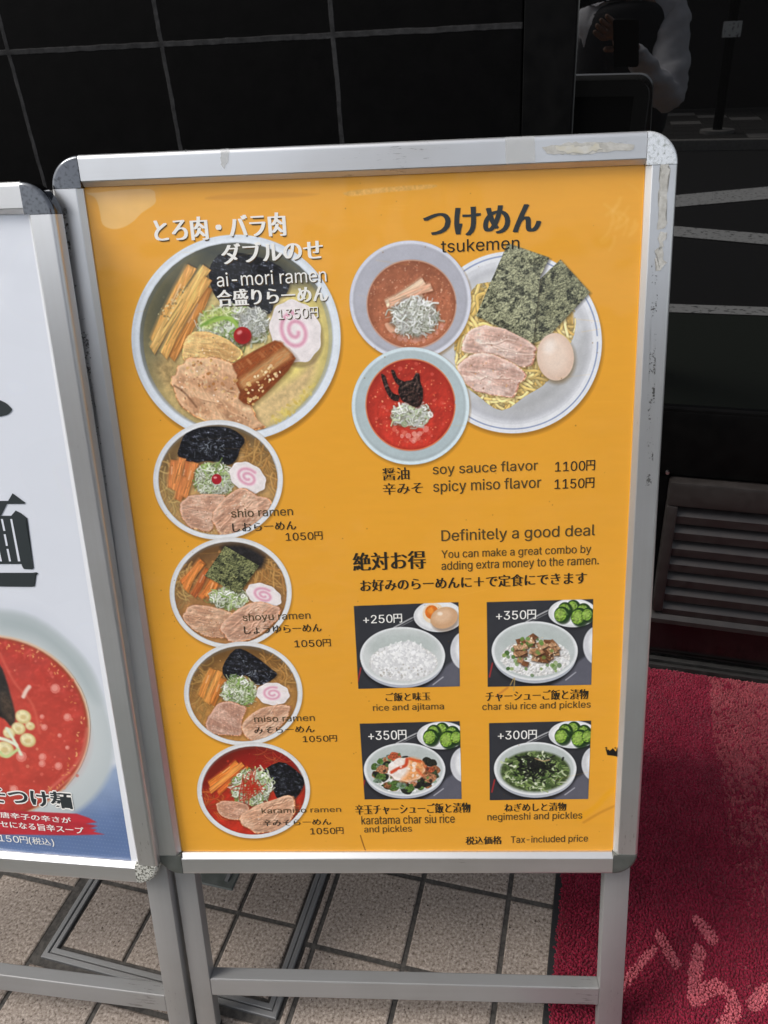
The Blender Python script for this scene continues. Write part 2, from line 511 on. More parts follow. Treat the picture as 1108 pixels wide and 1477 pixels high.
        self.scatter(c + (P[::5] - c) * 0.9, specks, (s * 0.006, s * 0.015), [(150, 92, 58), (240, 214, 176), (222, 170, 116), (120, 74, 48)], 0.6)
        self.scatter(c + (P[::5] - c) * 0.9, 12, (s * 0.006, s * 0.012), [(255, 246, 234)], 0.8)

    def nori(self, P, light=(158, 160, 108), dark=(38, 43, 28), ns=4, thr=0.5, a=1):
        P = np.asarray(P, float); s = np.ptp(P[:, 0])
        self.fill(P + s * 0.02, (30, 24, 16), f=8, a=0.5, smooth=False)
        self.fill(P, dark, f=1.6, smooth=False, col2=light, thr=thr, ns=ns, ang=-18, st=1.8, emb=1.6, spec=.35)
        self.fill(P, dark, f=1.6, a=0.55, smooth=False, col2=light, thr=thr + 0.02, ns=ns * 0.6, ang=60)
        self.fill(P, (12, 14, 12), f=2, a=0.35, smooth=False, col2=light, thr=0.42, ns=ns * 4)

    def wakame(self, P, n=26, spec=(150, 158, 168)):
        P = np.asarray(P, float); s = np.ptp(P[:, 0])
        self.fill(P + s * 0.015, (40, 28, 18), f=9, a=0.6)
        self.fill(P, (30, 30, 36), f=2.2, n=0.7, ns=9, ang=35, st=2, emb=2.2)
        self.fill(P, (20, 21, 27), f=3, a=0.75, col2=(52, 55, 62), thr=0.6, ns=7, ang=40, st=2, emb=3.0, spec=.9)
        c = P.mean(0)
        for i in range(n):
            t = c + (P[random.randrange(len(P))] - c) * random.uniform(0.05, 0.8); l = s * random.uniform(0.02, 0.09); a = random.uniform(0, 3.14)
            self.line([(t[0], t[1]), (t[0] + l * math.cos(a) / 2, t[1] + l * math.sin(a) * .7), (t[0] + l * math.cos(a), t[1] + l * math.sin(a))], s * random.uniform(0.005, 0.016), spec, f=2, a=random.uniform(0.25, 0.8))

    def noodles(self, P, n, cols, w, ln, ang, al=1.0):
        P = np.asarray(P, float); c = P.mean(0); old = self.clip
        s = np.ptp(P[:, 0])
        for i in range(n):
            t = c + (P[random.randrange(len(P))] - c) * math.sqrt(random.random()) * 0.92
            a = R_(ang + random.gauss(0, 34)); l = ln * random.uniform(0.7, 1.5); h = a; p = np.array([t[0] - l / 2 * math.cos(a), t[1] - l / 2 * math.sin(a)]); Q = [p]
            kk = random.uniform(-1.1, 1.1)
            for z_ in range(5):
                h += kk * .45 + random.gauss(0, .28)
                p = p + l / 5 * np.array([math.cos(h), math.sin(h)]); Q.append(p)
            col = np.array(random.choice(cols), float) * (0.75 + 0.3 * i / n)
            self.line(Q, w * 1.5, col * 0.5, f=4, a=0.36 * al)
            self.line(Q, w, np.minimum(col, 255), f=1.6 if al == 1 else 3, a=al)
            self.line([(x - w * .12, y - w * .18) for x, y in Q], w * 0.3, np.minimum(col * 1.15 + 8, 255), f=2, a=0.6 * al)

    def bowl(self, cx, cy, rx, ry, rim, soup, inner, rimw=0.078, dark_side=(96, 90, 80), shadow=True, soupn=0.12):
        """rim, inner wall and soup; inner = (dx, dy, fx, fy) of the soup ellipse as a share of the rim"""
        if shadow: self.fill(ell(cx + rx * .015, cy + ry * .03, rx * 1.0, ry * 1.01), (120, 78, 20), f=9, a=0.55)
        self.fill(ell(cx, cy, rx, ry), rim, f=1.8, n=0.04, ns=60)
        self.fill(ell(cx + rx * .01, cy + ry * .012, rx * (1 - rimw * .35), ry * (1 - rimw * .35)), tuple(min(255, v * 1.05 + 3) for v in rim), f=6, a=0.8)
        self.fill(ell(cx, cy, rx * (1 - rimw), ry * (1 - rimw)), tuple(v * 0.80 for v in rim), f=5)
        self.setclip(ell(cx, cy, rx * (1 - rimw * 1.05), ry * (1 - rimw * 1.05)))
        dx, dy, fx, fy = inner
        self.fill(ell(cx, cy - ry * .02, rx * (1 - rimw * 1.2), ry * (1 - rimw * 1.2)), dark_side, f=10, a=0.55)
        self.fill(ell(cx + dx * rx, cy + dy * ry, rx * fx, ry * fy), tuple(v * 0.86 for v in soup), f=4, n=soupn, ns=16)
        self.fill(ell(cx + dx * rx, cy + dy * ry + ry * .04, rx * fx * .93, ry * fy * .92), soup, f=16, n=soupn, ns=20, emb=.10, grad=(.2, 1, .10))
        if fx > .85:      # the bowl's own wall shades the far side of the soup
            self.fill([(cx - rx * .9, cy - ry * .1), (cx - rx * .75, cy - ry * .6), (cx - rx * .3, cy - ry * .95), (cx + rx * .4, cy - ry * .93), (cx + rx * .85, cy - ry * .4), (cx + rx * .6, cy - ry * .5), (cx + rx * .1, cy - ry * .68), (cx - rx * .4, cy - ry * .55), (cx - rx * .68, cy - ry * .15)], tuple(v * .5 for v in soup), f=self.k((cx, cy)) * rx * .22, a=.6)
        for k in range(46):
            a, r = random.uniform(0, 6.28), math.sqrt(random.random()) * .93
            x, y, q = cx + dx * rx + rx * fx * r * math.cos(a), cy + dy * ry + ry * fy * r * math.sin(a), rx * random.uniform(.008, .03)
            self.dab(x, y, q, tuple(v * .8 for v in soup), a=.35); self.dab(x - q * .1, y - q * .1, q * .78, tuple(min(255, v * 1.14 + 10) for v in soup), a=.5)
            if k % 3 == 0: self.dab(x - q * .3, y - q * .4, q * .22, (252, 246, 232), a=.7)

    def image(self, name):
        im = bpy.data.images.new(name, self.w, self.h, alpha=False)
        q = np.ones((self.h, self.w, 4), np.float32)
        q[..., :3] = np.clip(self.a[::-1], 0, 1)
        im.pixels.foreach_set(q.ravel())
        im.pack()
        return im


def print_material(name, sheet):
    m, nd, lk, p = material(name, (1, 1, 1), 0.5, spec=0.35)
    ti = N(nd, 'ShaderNodeTexImage'); ti.image = sheet.image(name); ti.interpolation = 'Cubic'; ti.extension = 'EXTEND'
    lk.new(ti.outputs[0], p.inputs['Base Color'])
    # the clear cover film over the print: glossy, slightly cockled
    tc = N(nd, 'ShaderNodeTexCoord')
    no = N(nd, 'ShaderNodeTexNoise', Scale=5.5, Detail=3, Roughness=0.45); lk.new(tc.outputs['Object'], no.inputs['Vector'])
    b = N(nd, 'ShaderNodeBump', Strength=0.6, Distance=0.03); lk.new(no.outputs[0], b.inputs['Height'])
    p.inputs['Coat Weight'].default_value = 0.5; p.inputs['Coat Roughness'].default_value = 0.14
    lk.new(b.outputs[0], p.inputs['Coat Normal'])
    return m


# ------------------------------------------------------------------ sign boards
class Board:
    def __init__(self, o, yaw, lean, roll, W, H):
        ex = np.array([math.cos(yaw), math.sin(yaw), 0]); n0 = np.array([-math.sin(yaw), math.cos(yaw), 0])
        ez = n0 * math.sin(lean) + np.array([0, 0, 1]) * math.cos(lean)
        c, s = math.cos(roll), math.sin(roll)
        self.ex, self.ez = c * ex + s * ez, c * ez - s * ex
        self.n = np.cross(self.ex, self.ez); self.n0 = n0
        self.o, self.W, self.H = np.array(o, float), W, H
        self.L = self.o[2] / self.ez[2]                    # board-plane distance from the floor to the lower rail
        self.base = self.o - self.ez * self.L
        self.po = self.o - self.n * 0.009                  # the sheet lies 9 mm behind the rail faces
        e, d, z, b = self.ex, -self.n, self.ez, self.base
        self.mat = Matrix(((e[0], d[0], z[0], b[0]), (e[1], d[1], z[1], b[1]), (e[2], d[2], z[2], b[2]), (0, 0, 0, 1)))

    def uv(self, px, py, o=None):
        o = self.po if o is None else o
        v = ray(px, py); t = ((o - CPOS) @ self.n) / (v @ self.n)
        q = CPOS + t * v - o
        return float(q @ self.ex), float(q @ self.ez)


RW = 0.032
_arc = [(.005 - .005 * math.cos(a), .005 - .005 * math.sin(a)) for a in np.linspace(0, math.pi / 2, 10)]
PROFILE = [(0, .016)] + _arc + [(.0255, .0003), (.0264, .0008), (.0310, .0065), (.0312, .016)]


def rail_mesh(W, H, L, side):
    g = 0.0004
    if side in 'lr':
        s = -1 if side == 'l' else 1
        rr = [[(s * (W / 2 - t), d, z) for t, d in PROFILE] for z in (L + RW + g, L + H - RW - g)]
    else:
        rr = [[(x, d, (L + H - t) if side == 't' else (L + t)) for t, d in PROFILE] for x in (-W / 2 + RW + g, W / 2 - RW - g)]
    return MB().rings(rr).mesh('rail')


def cap_mesh(W, H, L, sx, sz):
    cx, cz = sx * (W / 2 - RW), (L + H - RW) if sz > 0 else (L + RW)
    rr = []
    for k in range(19):
        a = math.pi / 2 * k / 18
        rr.append([(cx + sx * (RW - min(t, RW - .0004)) * math.cos(a), d - 0.0004, cz + sz * (RW - min(t, RW - .0004)) * math.sin(a)) for t, d in PROFILE[:11] + [(RW, 0.0), (RW, .016)]])
    return MB().rings(rr).mesh('corner_cap', smooth=7)


def leg_mesh(x0, x1, z0, z1, d0=.0165, d1=.0375):
    return MB().box((x0, d0, z0), (x1, d1, z1)).mesh('leg', bevel=.0018, smooth=40)


def build_board(name, label, b, caps, legs, bar, rear=0.52):
    root = empty(name, mat=b.mat)
    tag(root, label, 'sign board', 'sign boards standing in front of the shop')
    W, H, L = b.W, b.H, b.L
    rails = {}
    for s, nm, m in (('t', 'top_rail', 'alu_x'), ('b', 'bottom_rail', 'alu_x'), ('l', 'side_rail', 'alu_z'), ('r', 'side_rail', 'alu_z')):
        rails[s] = obj(nm, rail_mesh(W, H, L, s), M[m], root)
    for (sx, sz), m in caps.items():
        obj('corner_cap', cap_mesh(W, H, L, sx, sz), M[m], root)
    for x0, x1 in legs:
        lg = obj('leg', leg_mesh(x0, x1, .012, L + .05), M['leg_z'], root)
        ft = MB().box((x0 - .001, .0155, 0), (x1 + .001, .0385, .014)).mesh('foot', bevel=.002)
        obj('foot', ft, M['back'], lg)
    x0, x1, za, zb, hb = bar
    q = MB().add([(x0, .0172, za - hb), (x1, .0172, zb - hb), (x1, .0368, zb - hb), (x0, .0368, za - hb), (x0, .0172, za), (x1, .0172, zb), (x1, .0368, zb), (x0, .0368, za)],
                 [(0, 3, 2, 1), (4, 5, 6, 7), (0, 1, 5, 4), (1, 2, 6, 5), (2, 3, 7, 6), (3, 0, 4, 7)])
    obj('crossbar', q.mesh('crossbar', bevel=.0016), M['leg_x'], root)
    # rear half of the trestle, hinged at the top and standing further back
    hinge = np.array([0, .03, L + H - .03])
    Rm = np.array(b.mat)[:3, :3]
    hw = b.base + Rm @ hinge
    foot = b.base + b.n0 * rear; foot[2] = 0
    up = hw - foot; ln = np.linalg.norm(up); up = Rm.T @ (up / ln)
    f = Rm.T @ (foot - b.base)
    out = np.cross(np.array([1., 0, 0]), up); out /= np.linalg.norm(out); out = -out if out[1] < 0 else out

    def rp(x, w, z): return tuple(f + np.array([x, 0, 0]) + up * z + out * w)
    fr = MB(); wv = W / 2; t0, t1 = ln - H + .03, ln + .02
    for k in (-1, 1):
        fr.add([rp(k * wv, 0, t0), rp(k * (wv - RW), 0, t0), rp(k * (wv - RW), 0, t1 - RW), rp(k * wv, 0, t1 - RW), rp(k * wv, .016, t0), rp(k * (wv - RW), .016, t0), rp(k * (wv - RW), .016, t1 - RW), rp(k * wv, .016, t1 - RW)],
               [(0, 1, 2, 3), (4, 5, 6, 7), (0, 1, 5, 4), (1, 2, 6, 5), (2, 3, 7, 6), (3, 0, 4, 7)])
        ring = [[rp(k * (wv - RW), 0, t1 - RW), rp(k * (wv - RW), .016, t1 - RW), rp(k * (wv - RW + RW * math.cos(a)), .016, t1 - RW + RW * math.sin(a)), rp(k * (wv - RW + RW * math.cos(a)), 0, t1 - RW + RW * math.sin(a))] for a in np.linspace(0, math.pi / 2, 9)]
        fr.rings(ring)
    for z0, z1 in ((t0 - RW, t0), (t1 - RW, t1)):
        x = wv - RW
        fr.add([rp(-x, 0, z0), rp(x, 0, z0), rp(x, 0, z1), rp(-x, 0, z1), rp(-x, .016, z0), rp(x, .016, z0), rp(x, .016, z1), rp(-x, .016, z1)],
               [(0, 1, 2, 3), (4, 5, 6, 7), (0, 1, 5, 4), (1, 2, 6, 5), (2, 3, 7, 6), (3, 0, 4, 7)])
    obj('rear_frame', fr.mesh('rear_frame'), M['rear'], root)
    x = wv - RW
    pn = MB().add([rp(-x, .004, t0), rp(x, .004, t0), rp(x, .004, t1 - RW), rp(-x, .004, t1 - RW), rp(-x, .010, t0), rp(x, .010, t0), rp(x, .010, t1 - RW), rp(-x, .010, t1 - RW)],
                  [(0, 1, 2, 3), (4, 5, 6, 7), (0, 1, 5, 4), (1, 2, 6, 5), (2, 3, 7, 6), (3, 0, 4, 7)])
    obj('rear_panel', pn.mesh('rear_panel'), M['back'], root)
    for k in (-1, 1):
        a, c = k * (wv - .005), k * (wv - .035)
        lg = MB().add([rp(a, -.012, 0), rp(c, -.012, 0), rp(c, -.012, t0), rp(a, -.012, t0), rp(a, -.001, 0), rp(c, -.001, 0), rp(c, -.001, t0), rp(a, -.001, t0)],
                      [(0, 1, 2, 3), (4, 5, 6, 7), (0, 1, 5, 4), (1, 2, 6, 5), (2, 3, 7, 6), (3, 0, 4, 7)])
        obj('leg', lg.mesh('leg', bevel=.0015), M['leg_z'], root)
    bp = MB().box((-W / 2 + .012, .0105, L + .012), (W / 2 - .012, .0145, L + H - .012))
    obj('backing_board', bp.mesh('backing_board'), M['back'], root)
    return root, rails


DPL = 0.009          # depth of the sheet behind the rail faces


def sheet_mesh(b, sheet, P_uv, lift):
    """flat printed piece with the outline P_uv, lying lift metres in front of the sheet"""
    me = bpy.data.meshes.new('print')
    vs = [(u, DPL - lift, b.L + v) for u, v in P_uv]
    me.from_pydata(vs, [], [tuple(range(len(vs)))])
    ul = me.uv_layers.new(name='uv')
    for lp in me.loops:
        u, v = P_uv[lp.vertex_index]
        ul.data[lp.index].uv = ((u - sheet.u0) / (sheet.u1 - sheet.u0), (v - sheet.v0) / (sheet.v1 - sheet.v0))
    if me.polygons[0].normal.y > 0: me.flip_normals()
    me.update()
    return me


_font_cache = {}
try:                                                 # Blender's own interface typeface, a plain grotesque
    import os
    SANS = bpy.data.fonts.load(os.path.join(bpy.utils.system_resource('DATAFILES', path='fonts'), 'Inter.woff2'))
except Exception:
    SANS = None


def fill_outline(v, edges):
    """fill letter outlines by winding number (the outlines may overlap)"""
    vo, eo, fo = delaunay_2d_cdt([Vector(p) for p in v], edges, [], 0, 1e-6)[:3]
    vo = np.array([tuple(p) for p in vo]); tri = [t for t in fo if len(t) == 3]
    c = np.array([vo[list(t)].mean(0) for t in tri]); w = np.zeros(len(c), int)
    for a, b in edges:
        (ax, ay), (bx, by) = v[a], v[b]
        if ay == by: continue
        hit = ((ay > c[:, 1]) != (by > c[:, 1])) & (c[:, 0] < (bx - ax) * (c[:, 1] - ay) / (by - ay) + ax)
        w[hit] += 1 if by > ay else -1
    return vo, [tuple(t) for t, k in zip(tri, w) if k != 0]


def run_mesh(text, off, font):
    key = (text, off, font is None)
    if key not in _font_cache:
        cu = bpy.data.curves.new('lettering', 'FONT'); cu.body = text; cu.size = 20; cu.offset = off * 20
        cu.resolution_u = 4; cu.fill_mode = 'NONE' if font else 'FRONT'
        if font: cu.font = font
        o = bpy.data.objects.new('lettering', cu); COL.objects.link(o)
        bpy.context.view_layer.update()
        me = bpy.data.meshes.new_from_object(o.evaluated_get(bpy.context.evaluated_depsgraph_get()))
        v = np.empty(len(me.vertices) * 3); me.vertices.foreach_get('co', v); v = v.reshape(-1, 3)[:, :2] / 20
        if font: v, f = fill_outline(v, [tuple(e.vertices) for e in me.edges])
        else: f = [tuple(p.vertices) for p in me.polygons]
        bpy.data.objects.remove(o); bpy.data.curves.remove(cu); bpy.data.meshes.remove(me)
        _font_cache[key] = (v, f)
    return _font_cache[key]


def glyphs(text, off=0.0):
    """outline of a line: plain grotesque for Latin and figures, the fallback face for Japanese"""
    if not SANS or all(ord(c) > 127 for c in text): return run_mesh(text, off, None)
    if all(ord(c) < 128 for c in text): return run_mesh(text, 0, SANS)
    runs, cur = [], ''
    for c in text:
        if cur and (ord(c) < 128) != (ord(cur[-1]) < 128): runs.append(cur); cur = ''
        cur += c
    runs.append(cur)
    V, F, x = [], [], 0.0
    for r in runs:
        la = ord(r[0]) < 128
        v, f = run_mesh(r, 0 if la else max(off, 0), SANS if la else None)
        v = v.copy()
        if not la:
            lo, hi = v.min(0), v.max(0); v[:, 1] = (v[:, 1] - lo[1]) / (hi[1] - lo[1]) * .78 - .02; v[:, 0] = (v[:, 0] - lo[0]) * .9 * .92
        else: v[:, 0] -= v[:, 0].min(); v *= .73 / v[:, 1].max()
        b = sum(len(a) for a in V)
        v[:, 0] += x; V.append(v); F += [tuple(i + b for i in q) for q in f]; x = v[:, 0].max() + .09
    return np.vstack(V), F


_lift = [0.00038]


def lettering(b, parent, sheet, text, tl, br, m, bold=0.0, off=0.0, drop=None, tilt=None, halo=None):
    """one printed line; tl and br are the traced corners of its ink"""
    # tl and br are traced on the photo; m_ is the tilt of the line there
    py = sheet.oy + tl[1] / sheet.sc
    m_ = tilt if tilt is not None else (-.0475 + .0000265 * (py - 210)) * (1.15 if py < 950 else .9)
    dxp = br[0] - tl[0]
    pTL, pBR, pBL = sheet.uv([tl, br, (tl[0], br[1] - m_ * dxp)])
    pTR = sheet.uv([(br[0], tl[1] + m_ * dxp)])[0]
    hgt = ((pTL[1] - pBL[1]) + (pTR[1] - pBR[1])) / 2
    xl, xr = (pTL[0] + pBL[0]) / 2, (pTR[0] + pBR[0]) / 2
    vl, vr = pBL[1], pBR[1]
    v, f = glyphs(text, off)
    lo, hi = v.min(0), v.max(0)
    q = (v - lo) / (hi - lo)
    w = MB()
    layers = []
    if drop: layers.append((drop, (0.035 * hgt + .0004, -0.03 * hgt - .0006), 1))
    if halo:
        for a in range(10): layers.append((0, (halo * math.cos(a * .628), halo * math.sin(a * .628)), 1))
    layers += [(0, (s * bold * hgt, 0), 0) for s in ((-1, -.33, .33, 1) if bold else (0,))]
    k = 0
    for _, (dx, dz), mi in layers:
        k += 1
        vs = [(xl + x * (xr - xl) + dx, DPL - _lift[0] - 0.000006 * k, b.L + vl + x * (vr - vl) + z * hgt + dz) for x, z in q]
        w.add(vs, f, mi)
    _lift[0] += 0.000001
    o = obj('lettering', w.mesh('lettering', fix=False), m, parent)
    me = o.data
    n = np.empty(len(me.polygons) * 3); me.polygons.foreach_get('normal', n)
    if n.reshape(-1, 3)[:, 1].mean() > 0: me.flip_normals()
    return o


# ------------------------------------------------------------------ the setting: wall, shop front, pavement, street
WALL_Y, GLASS_Y = 1.379, 1.385

# black painted tile wall
m, nd, lk, p = material('black_painted_tile', (.002, .002, .002), .62, spec=.045)
tc = N(nd, 'ShaderNodeTexCoord')
wob = N(nd, 'ShaderNodeTexNoise', Scale=16, Detail=8, Roughness=.72); lk.new(tc.outputs['Object'], wob.inputs['Vector'])
wsub = N(nd, 'ShaderNodeVectorMath', operation='SUBTRACT'); lk.new(wob.outputs['Color'], wsub.inputs[0]); wsub.inputs[1].default_value = (.5, .5, .5)
wmul = N(nd, 'ShaderNodeVectorMath', operation='SCALE'); lk.new(wsub.outputs[0], wmul.inputs[0]); wmul.inputs['Scale'].default_value = .0065
wadd = N(nd, 'ShaderNodeVectorMath', operation='ADD'); lk.new(tc.outputs['Object'], wadd.inputs[0]); lk.new(wmul.outputs[0], wadd.inputs[1])
sp = N(nd, 'ShaderNodeSeparateXYZ'); lk.new(wadd.outputs[0], sp.inputs[0])


def gridline(out, off, pitch, half):
    a = N(nd, 'ShaderNodeMath', operation='SUBTRACT'); lk.new(out, a.inputs[0]); a.inputs[1].default_value = off - pitch / 2
    d = N(nd, 'ShaderNodeMath', operation='DIVIDE'); lk.new(a.outputs[0], d.inputs[0]); d.inputs[1].default_value = pitch
    fr = N(nd, 'ShaderNodeMath', operation='FRACT'); lk.new(d.outputs[0], fr.inputs[0])
    s = N(nd, 'ShaderNodeMath', operation='SUBTRACT'); lk.new(fr.outputs[0], s.inputs[0]); s.inputs[1].default_value = .5
    ab = N(nd, 'ShaderNodeMath', operation='ABSOLUTE'); lk.new(s.outputs[0], ab.inputs[0])
    mr = N(nd, 'ShaderNodeMapRange'); lk.new(ab.outputs[0], mr.inputs[0])
    mr.inputs[1].default_value = half / pitch * .75; mr.inputs[2].default_value = half / pitch * 1.1; mr.inputs[3].default_value = 1; mr.inputs[4].default_value = 0
    return mr.outputs[0]


gx_ = gridline(sp.outputs[0], -.491, .3265, .0045); gz_ = gridline(sp.outputs[2], 1.297, .33, .0048)
gm = N(nd, 'ShaderNodeMath', operation='MAXIMUM'); lk.new(gx_, gm.inputs[0]); lk.new(gz_, gm.inputs[1])
gn = N(nd, 'ShaderNodeTexNoise', Scale=60, Detail=5, Roughness=.7); lk.new(tc.outputs['Object'], gn.inputs['Vector'])
gc = ramp(nd, [(.3, (.010, .010, .0105)), (.7, (.036, .036, .037))]); lk.new(gn.outputs[0], gc.inputs[0])
tcn = N(nd, 'ShaderNodeTexNoise', Scale=24, Detail=6, Roughness=.65); lk.new(tc.outputs['Object'], tcn.inputs['Vector'])
tcr = ramp(nd, [(.35, (.0006, .0006, .0007)), (.75, (.0018, .0017, .0018))]); lk.new(tcn.outputs[0], tcr.inputs[0])
mx = N(nd, 'ShaderNodeMix', data_type='RGBA'); lk.new(gm.outputs[0], mx.inputs[0]); lk.new(tcr.outputs[0], mx.inputs[6]); lk.new(gc.outputs[0], mx.inputs[7])
lk.new(mx.outputs[2], p.inputs['Base Color'])
hs = N(nd, 'ShaderNodeMath', operation='MULTIPLY_ADD'); lk.new(tcn.outputs[0], hs.inputs[0]); hs.inputs[1].default_value = .5; lk.new(gm.outputs[0], hs.inputs[2])
bp = N(nd, 'ShaderNodeBump', Strength=.5, Distance=.0025); lk.new(hs.outputs[0], bp.inputs['Height']); lk.new(bp.outputs[0], p.inputs['Normal'])
M['tile'] = m
tag(obj('tiled_wall', MB().box((-4.5, WALL_Y, 0), (-.171, 1.65, 3.4)).mesh(bevel=.002), M['tile']),
    'wall of large black painted tiles with rough grey grout behind the signs', 'wall')

M['frame_black'] = noise_mat('black_door_metal', (.0015, .0015, .0016), (.0026, .0025, .0025), 30, (.4, .5), 0, .05, spec=.08)
M['frame_brown'] = noise_mat('dark_bronze_metal', (.014, .0115, .0105), (.018, .0145, .0135), 40, (.42, .55), .0, .05)
M['slat'] = noise_mat('bronze_slat_metal', (.011, .0078, .0073), (.015, .0108, .010), 60, (.4, .55), 0, .1)
M['kick'] = noise_mat('gloss_black_panel', (.004, .003, .003), (.007, .005, .005), 20, (.12, .2), 0)
M['screw'] = material('screw_steel', (.5, .5, .5), .3, 1)[0]
tag(obj('door_post', MB().box((-.168, 1.368, 0), (-.086, 1.6, 3.2)).mesh(bevel=.002), M['frame_black']),
    'plain black metal post between the tiled wall and the glass door', 'post')

g, nd, lk, p = material('tinted_glass', (.0025, .0025, .0025), .012, spec=.5)
p.inputs['IOR'].default_value = 1.8
M['glass'] = g
door = empty('shop_door', (.7, 1.4, 0))
tag(door, 'dark glass shop door reflecting the street, with a brown louver panel below', 'door')


def child(name, me, m, parent):
    o = obj(name, me, m)
    o.parent = parent; o.matrix_parent_inverse = parent.matrix_world.inverted()
    return o


bpy.context.view_layer.update()
DX1 = 1.75
child('glass_pane', MB().box((-.084, GLASS_Y, .60), (DX1, GLASS_Y + .012, 2.25)).mesh(), M['glass'], door)
fr = MB().box((-.084, 1.372, .503), (DX1, 1.425, .641))
fr.box((-.084, 1.3735, .634), (DX1, 1.3905, .6475))
fr.box((-.084, 1.376, 0.03), (.1448, 1.425, .5015))
fr.box((-.09, 1.4255, 0.0), (DX1, 1.435, .66))  # added plate behind the door, stops sky leaking through the gaps
fr.box((-.084, 1.372, 2.2), (DX1, 1.425, 2.32))
child('door_frame', fr.mesh(bevel=.0015, smooth=40), M['frame_black'], door)
child('kick_panel', MB().box((.143, 1.377, .022), (DX1, 1.42, .135)).mesh(bevel=.001), M['kick'], door)
# louver: mitred frame and slats with a sloping top and an upright front
LX0, LX1, LZ0, LZ1 = .146, 1.30, .139, .4965
lv = empty('louver_vent'); lv.parent = door; lv.matrix_parent_inverse = door.matrix_world.inverted()


def vbar(x0, x1, z0, z1, lip):
    """frame bar with a bevelled front"""
    return MB().box((x0, 1.352, z0), (x1, 1.395, z1)).mesh(bevel=lip, smooth=40)


child('vent_frame', vbar(LX0, LX1, LZ1 - .056, LZ1, .006), M['frame_brown'], lv)
child('vent_frame', vbar(LX0, LX0 + .022, LZ0 + .0265, LZ1 - .0565, .004), M['frame_brown'], lv)
child('vent_frame', vbar(LX1 - .03, LX1, LZ0 + .0265, LZ1 - .0565, .004), M['frame_brown'], lv)
child('vent_frame', MB().rings([[(x, 1.346, LZ0), (x, 1.395, LZ0), (x, 1.395, LZ0 + .026), (x, 1.372, LZ0 + .026), (x, 1.346, LZ0 + .012)] for x in (LX0, LX1)]).mesh(bevel=.001), M['frame_brown'], lv)
child('vent_back', MB().box((LX0 + .01, 1.397, LZ0), (LX1 - .01, 1.402, LZ1)).mesh(), M['frame_black'], lv)
z = LZ1 - .056 - .022
while z > LZ0 + .03:
    prof = [(1.357, z - .021), (1.357, z - .003), (1.3585, z - .0015), (1.386, z + .021), (1.3875, z + .0200), (1.3612, z - .0035), (1.3595, z - .021)]
    child('slat', MB().rings([[(x, y, zz) for y, zz in prof] for x in (LX0 + .0222, LX1 - .0302)]).mesh(smooth=40), M['slat'], lv)
    z -= .0405
c0 = wall_pt(962.5, 683, 1.37)
child('screw', MB().cyl((c0[0], 1.3725, .5085), (c0[0], 1.3665, .5085), .0042, 14, .0035).mesh(smooth=40), M['screw'], door)
M['threshold'] = noise_mat('dark_threshold_metal', (.03, .029, .028), (.05, .048, .046), 50, (.4, .6), .5, .1, stretch=(1, 30, 1))
th = MB()
for y0, y1, h in ((1.3485, 1.357, .014), (1.3575, 1.3635, .008), (1.364, 1.3755, .016)):
    th.box((-.084, y0, 0), (DX1, y1, h))
tag(obj('door_threshold', th.mesh(bevel=.0015), M['threshold']), 'grooved dark metal threshold strip along the foot of the glass door', 'threshold')

# ---- pavement of square stone tiles, with an access hatch let into it
M['mortar'] = noise_mat('pavement_mortar', (.075, .068, .06), (.04, .037, .034), 160, (.85, .95), 0, .6, lo=.35, hi=.65, bdist=.0015)


def stone_material():
    m, nd, lk, p = material('speckled_paving_stone', (.3, .25, .22), .75, spec=.3)
    tc = N(nd, 'ShaderNodeTexCoord')
    n1 = N(nd, 'ShaderNodeTexNoise', Scale=230, Detail=3, Roughness=.65); lk.new(tc.outputs['Object'], n1.inputs['Vector'])
    n2 = N(nd, 'ShaderNodeTexNoise', Scale=5, Detail=3); lk.new(tc.outputs['Object'], n2.inputs['Vector'])
    n3 = N(nd, 'ShaderNodeTexNoise', Scale=150, Detail=2, Roughness=.5); lk.new(tc.outputs['Object'], n3.inputs['Vector'])
    r1 = ramp(nd, [(.33, (.115, .088, .07)), (.46, (.245, .205, .172)), (.56, (.30, .255, .22)), (.68, (.43, .38, .335))]); lk.new(n1.outputs[0], r1.inputs[0])
    r2 = ramp(nd, [(.3, (.86, .86, .87)), (.7, (1.06, 1.04, 1.02))]); lk.new(n2.outputs[0], r2.inputs[0])
    mm = N(nd, 'ShaderNodeMix', data_type='RGBA', blend_type='MULTIPLY'); mm.inputs[0].default_value = 1; lk.new(r1.outputs[0], mm.inputs[6]); lk.new(r2.outputs[0], mm.inputs[7])
    v = N(nd, 'ShaderNodeTexVoronoi', Scale=95); lk.new(tc.outputs['Object'], v.inputs['Vector'])
    rv = ramp(nd, [(.10, (1, 1, 1)), (.2, (0, 0, 0))]); lk.new(v.outputs['Distance'], rv.inputs[0])
    sel = ramp(nd, [(.50, (0, 0, 0)), (.56, (1, 1, 1))]); lk.new(n3.outputs[0], sel.inputs[0])
    ml = N(nd, 'ShaderNodeMath', operation='MULTIPLY'); lk.new(rv.outputs[0], ml.inputs[0]); lk.new(sel.outputs[0], ml.inputs[1])
    mx = N(nd, 'ShaderNodeMix', data_type='RGBA'); lk.new(ml.outputs[0], mx.inputs[0]); lk.new(mm.outputs[2], mx.inputs[6]); mx.inputs[7].default_value = (.05, .036, .03, 1)
    lk.new(mx.outputs[2], p.inputs['Base Color'])
    b = N(nd, 'ShaderNodeBump', Strength=.4, Distance=.0012); lk.new(n1.outputs[0], b.inputs['Height']); lk.new(b.outputs[0], p.inputs['Normal'])
    return m


M['stone'] = stone_material()
PHI = .012
pv_o = np.array([-.233, .751, 0])


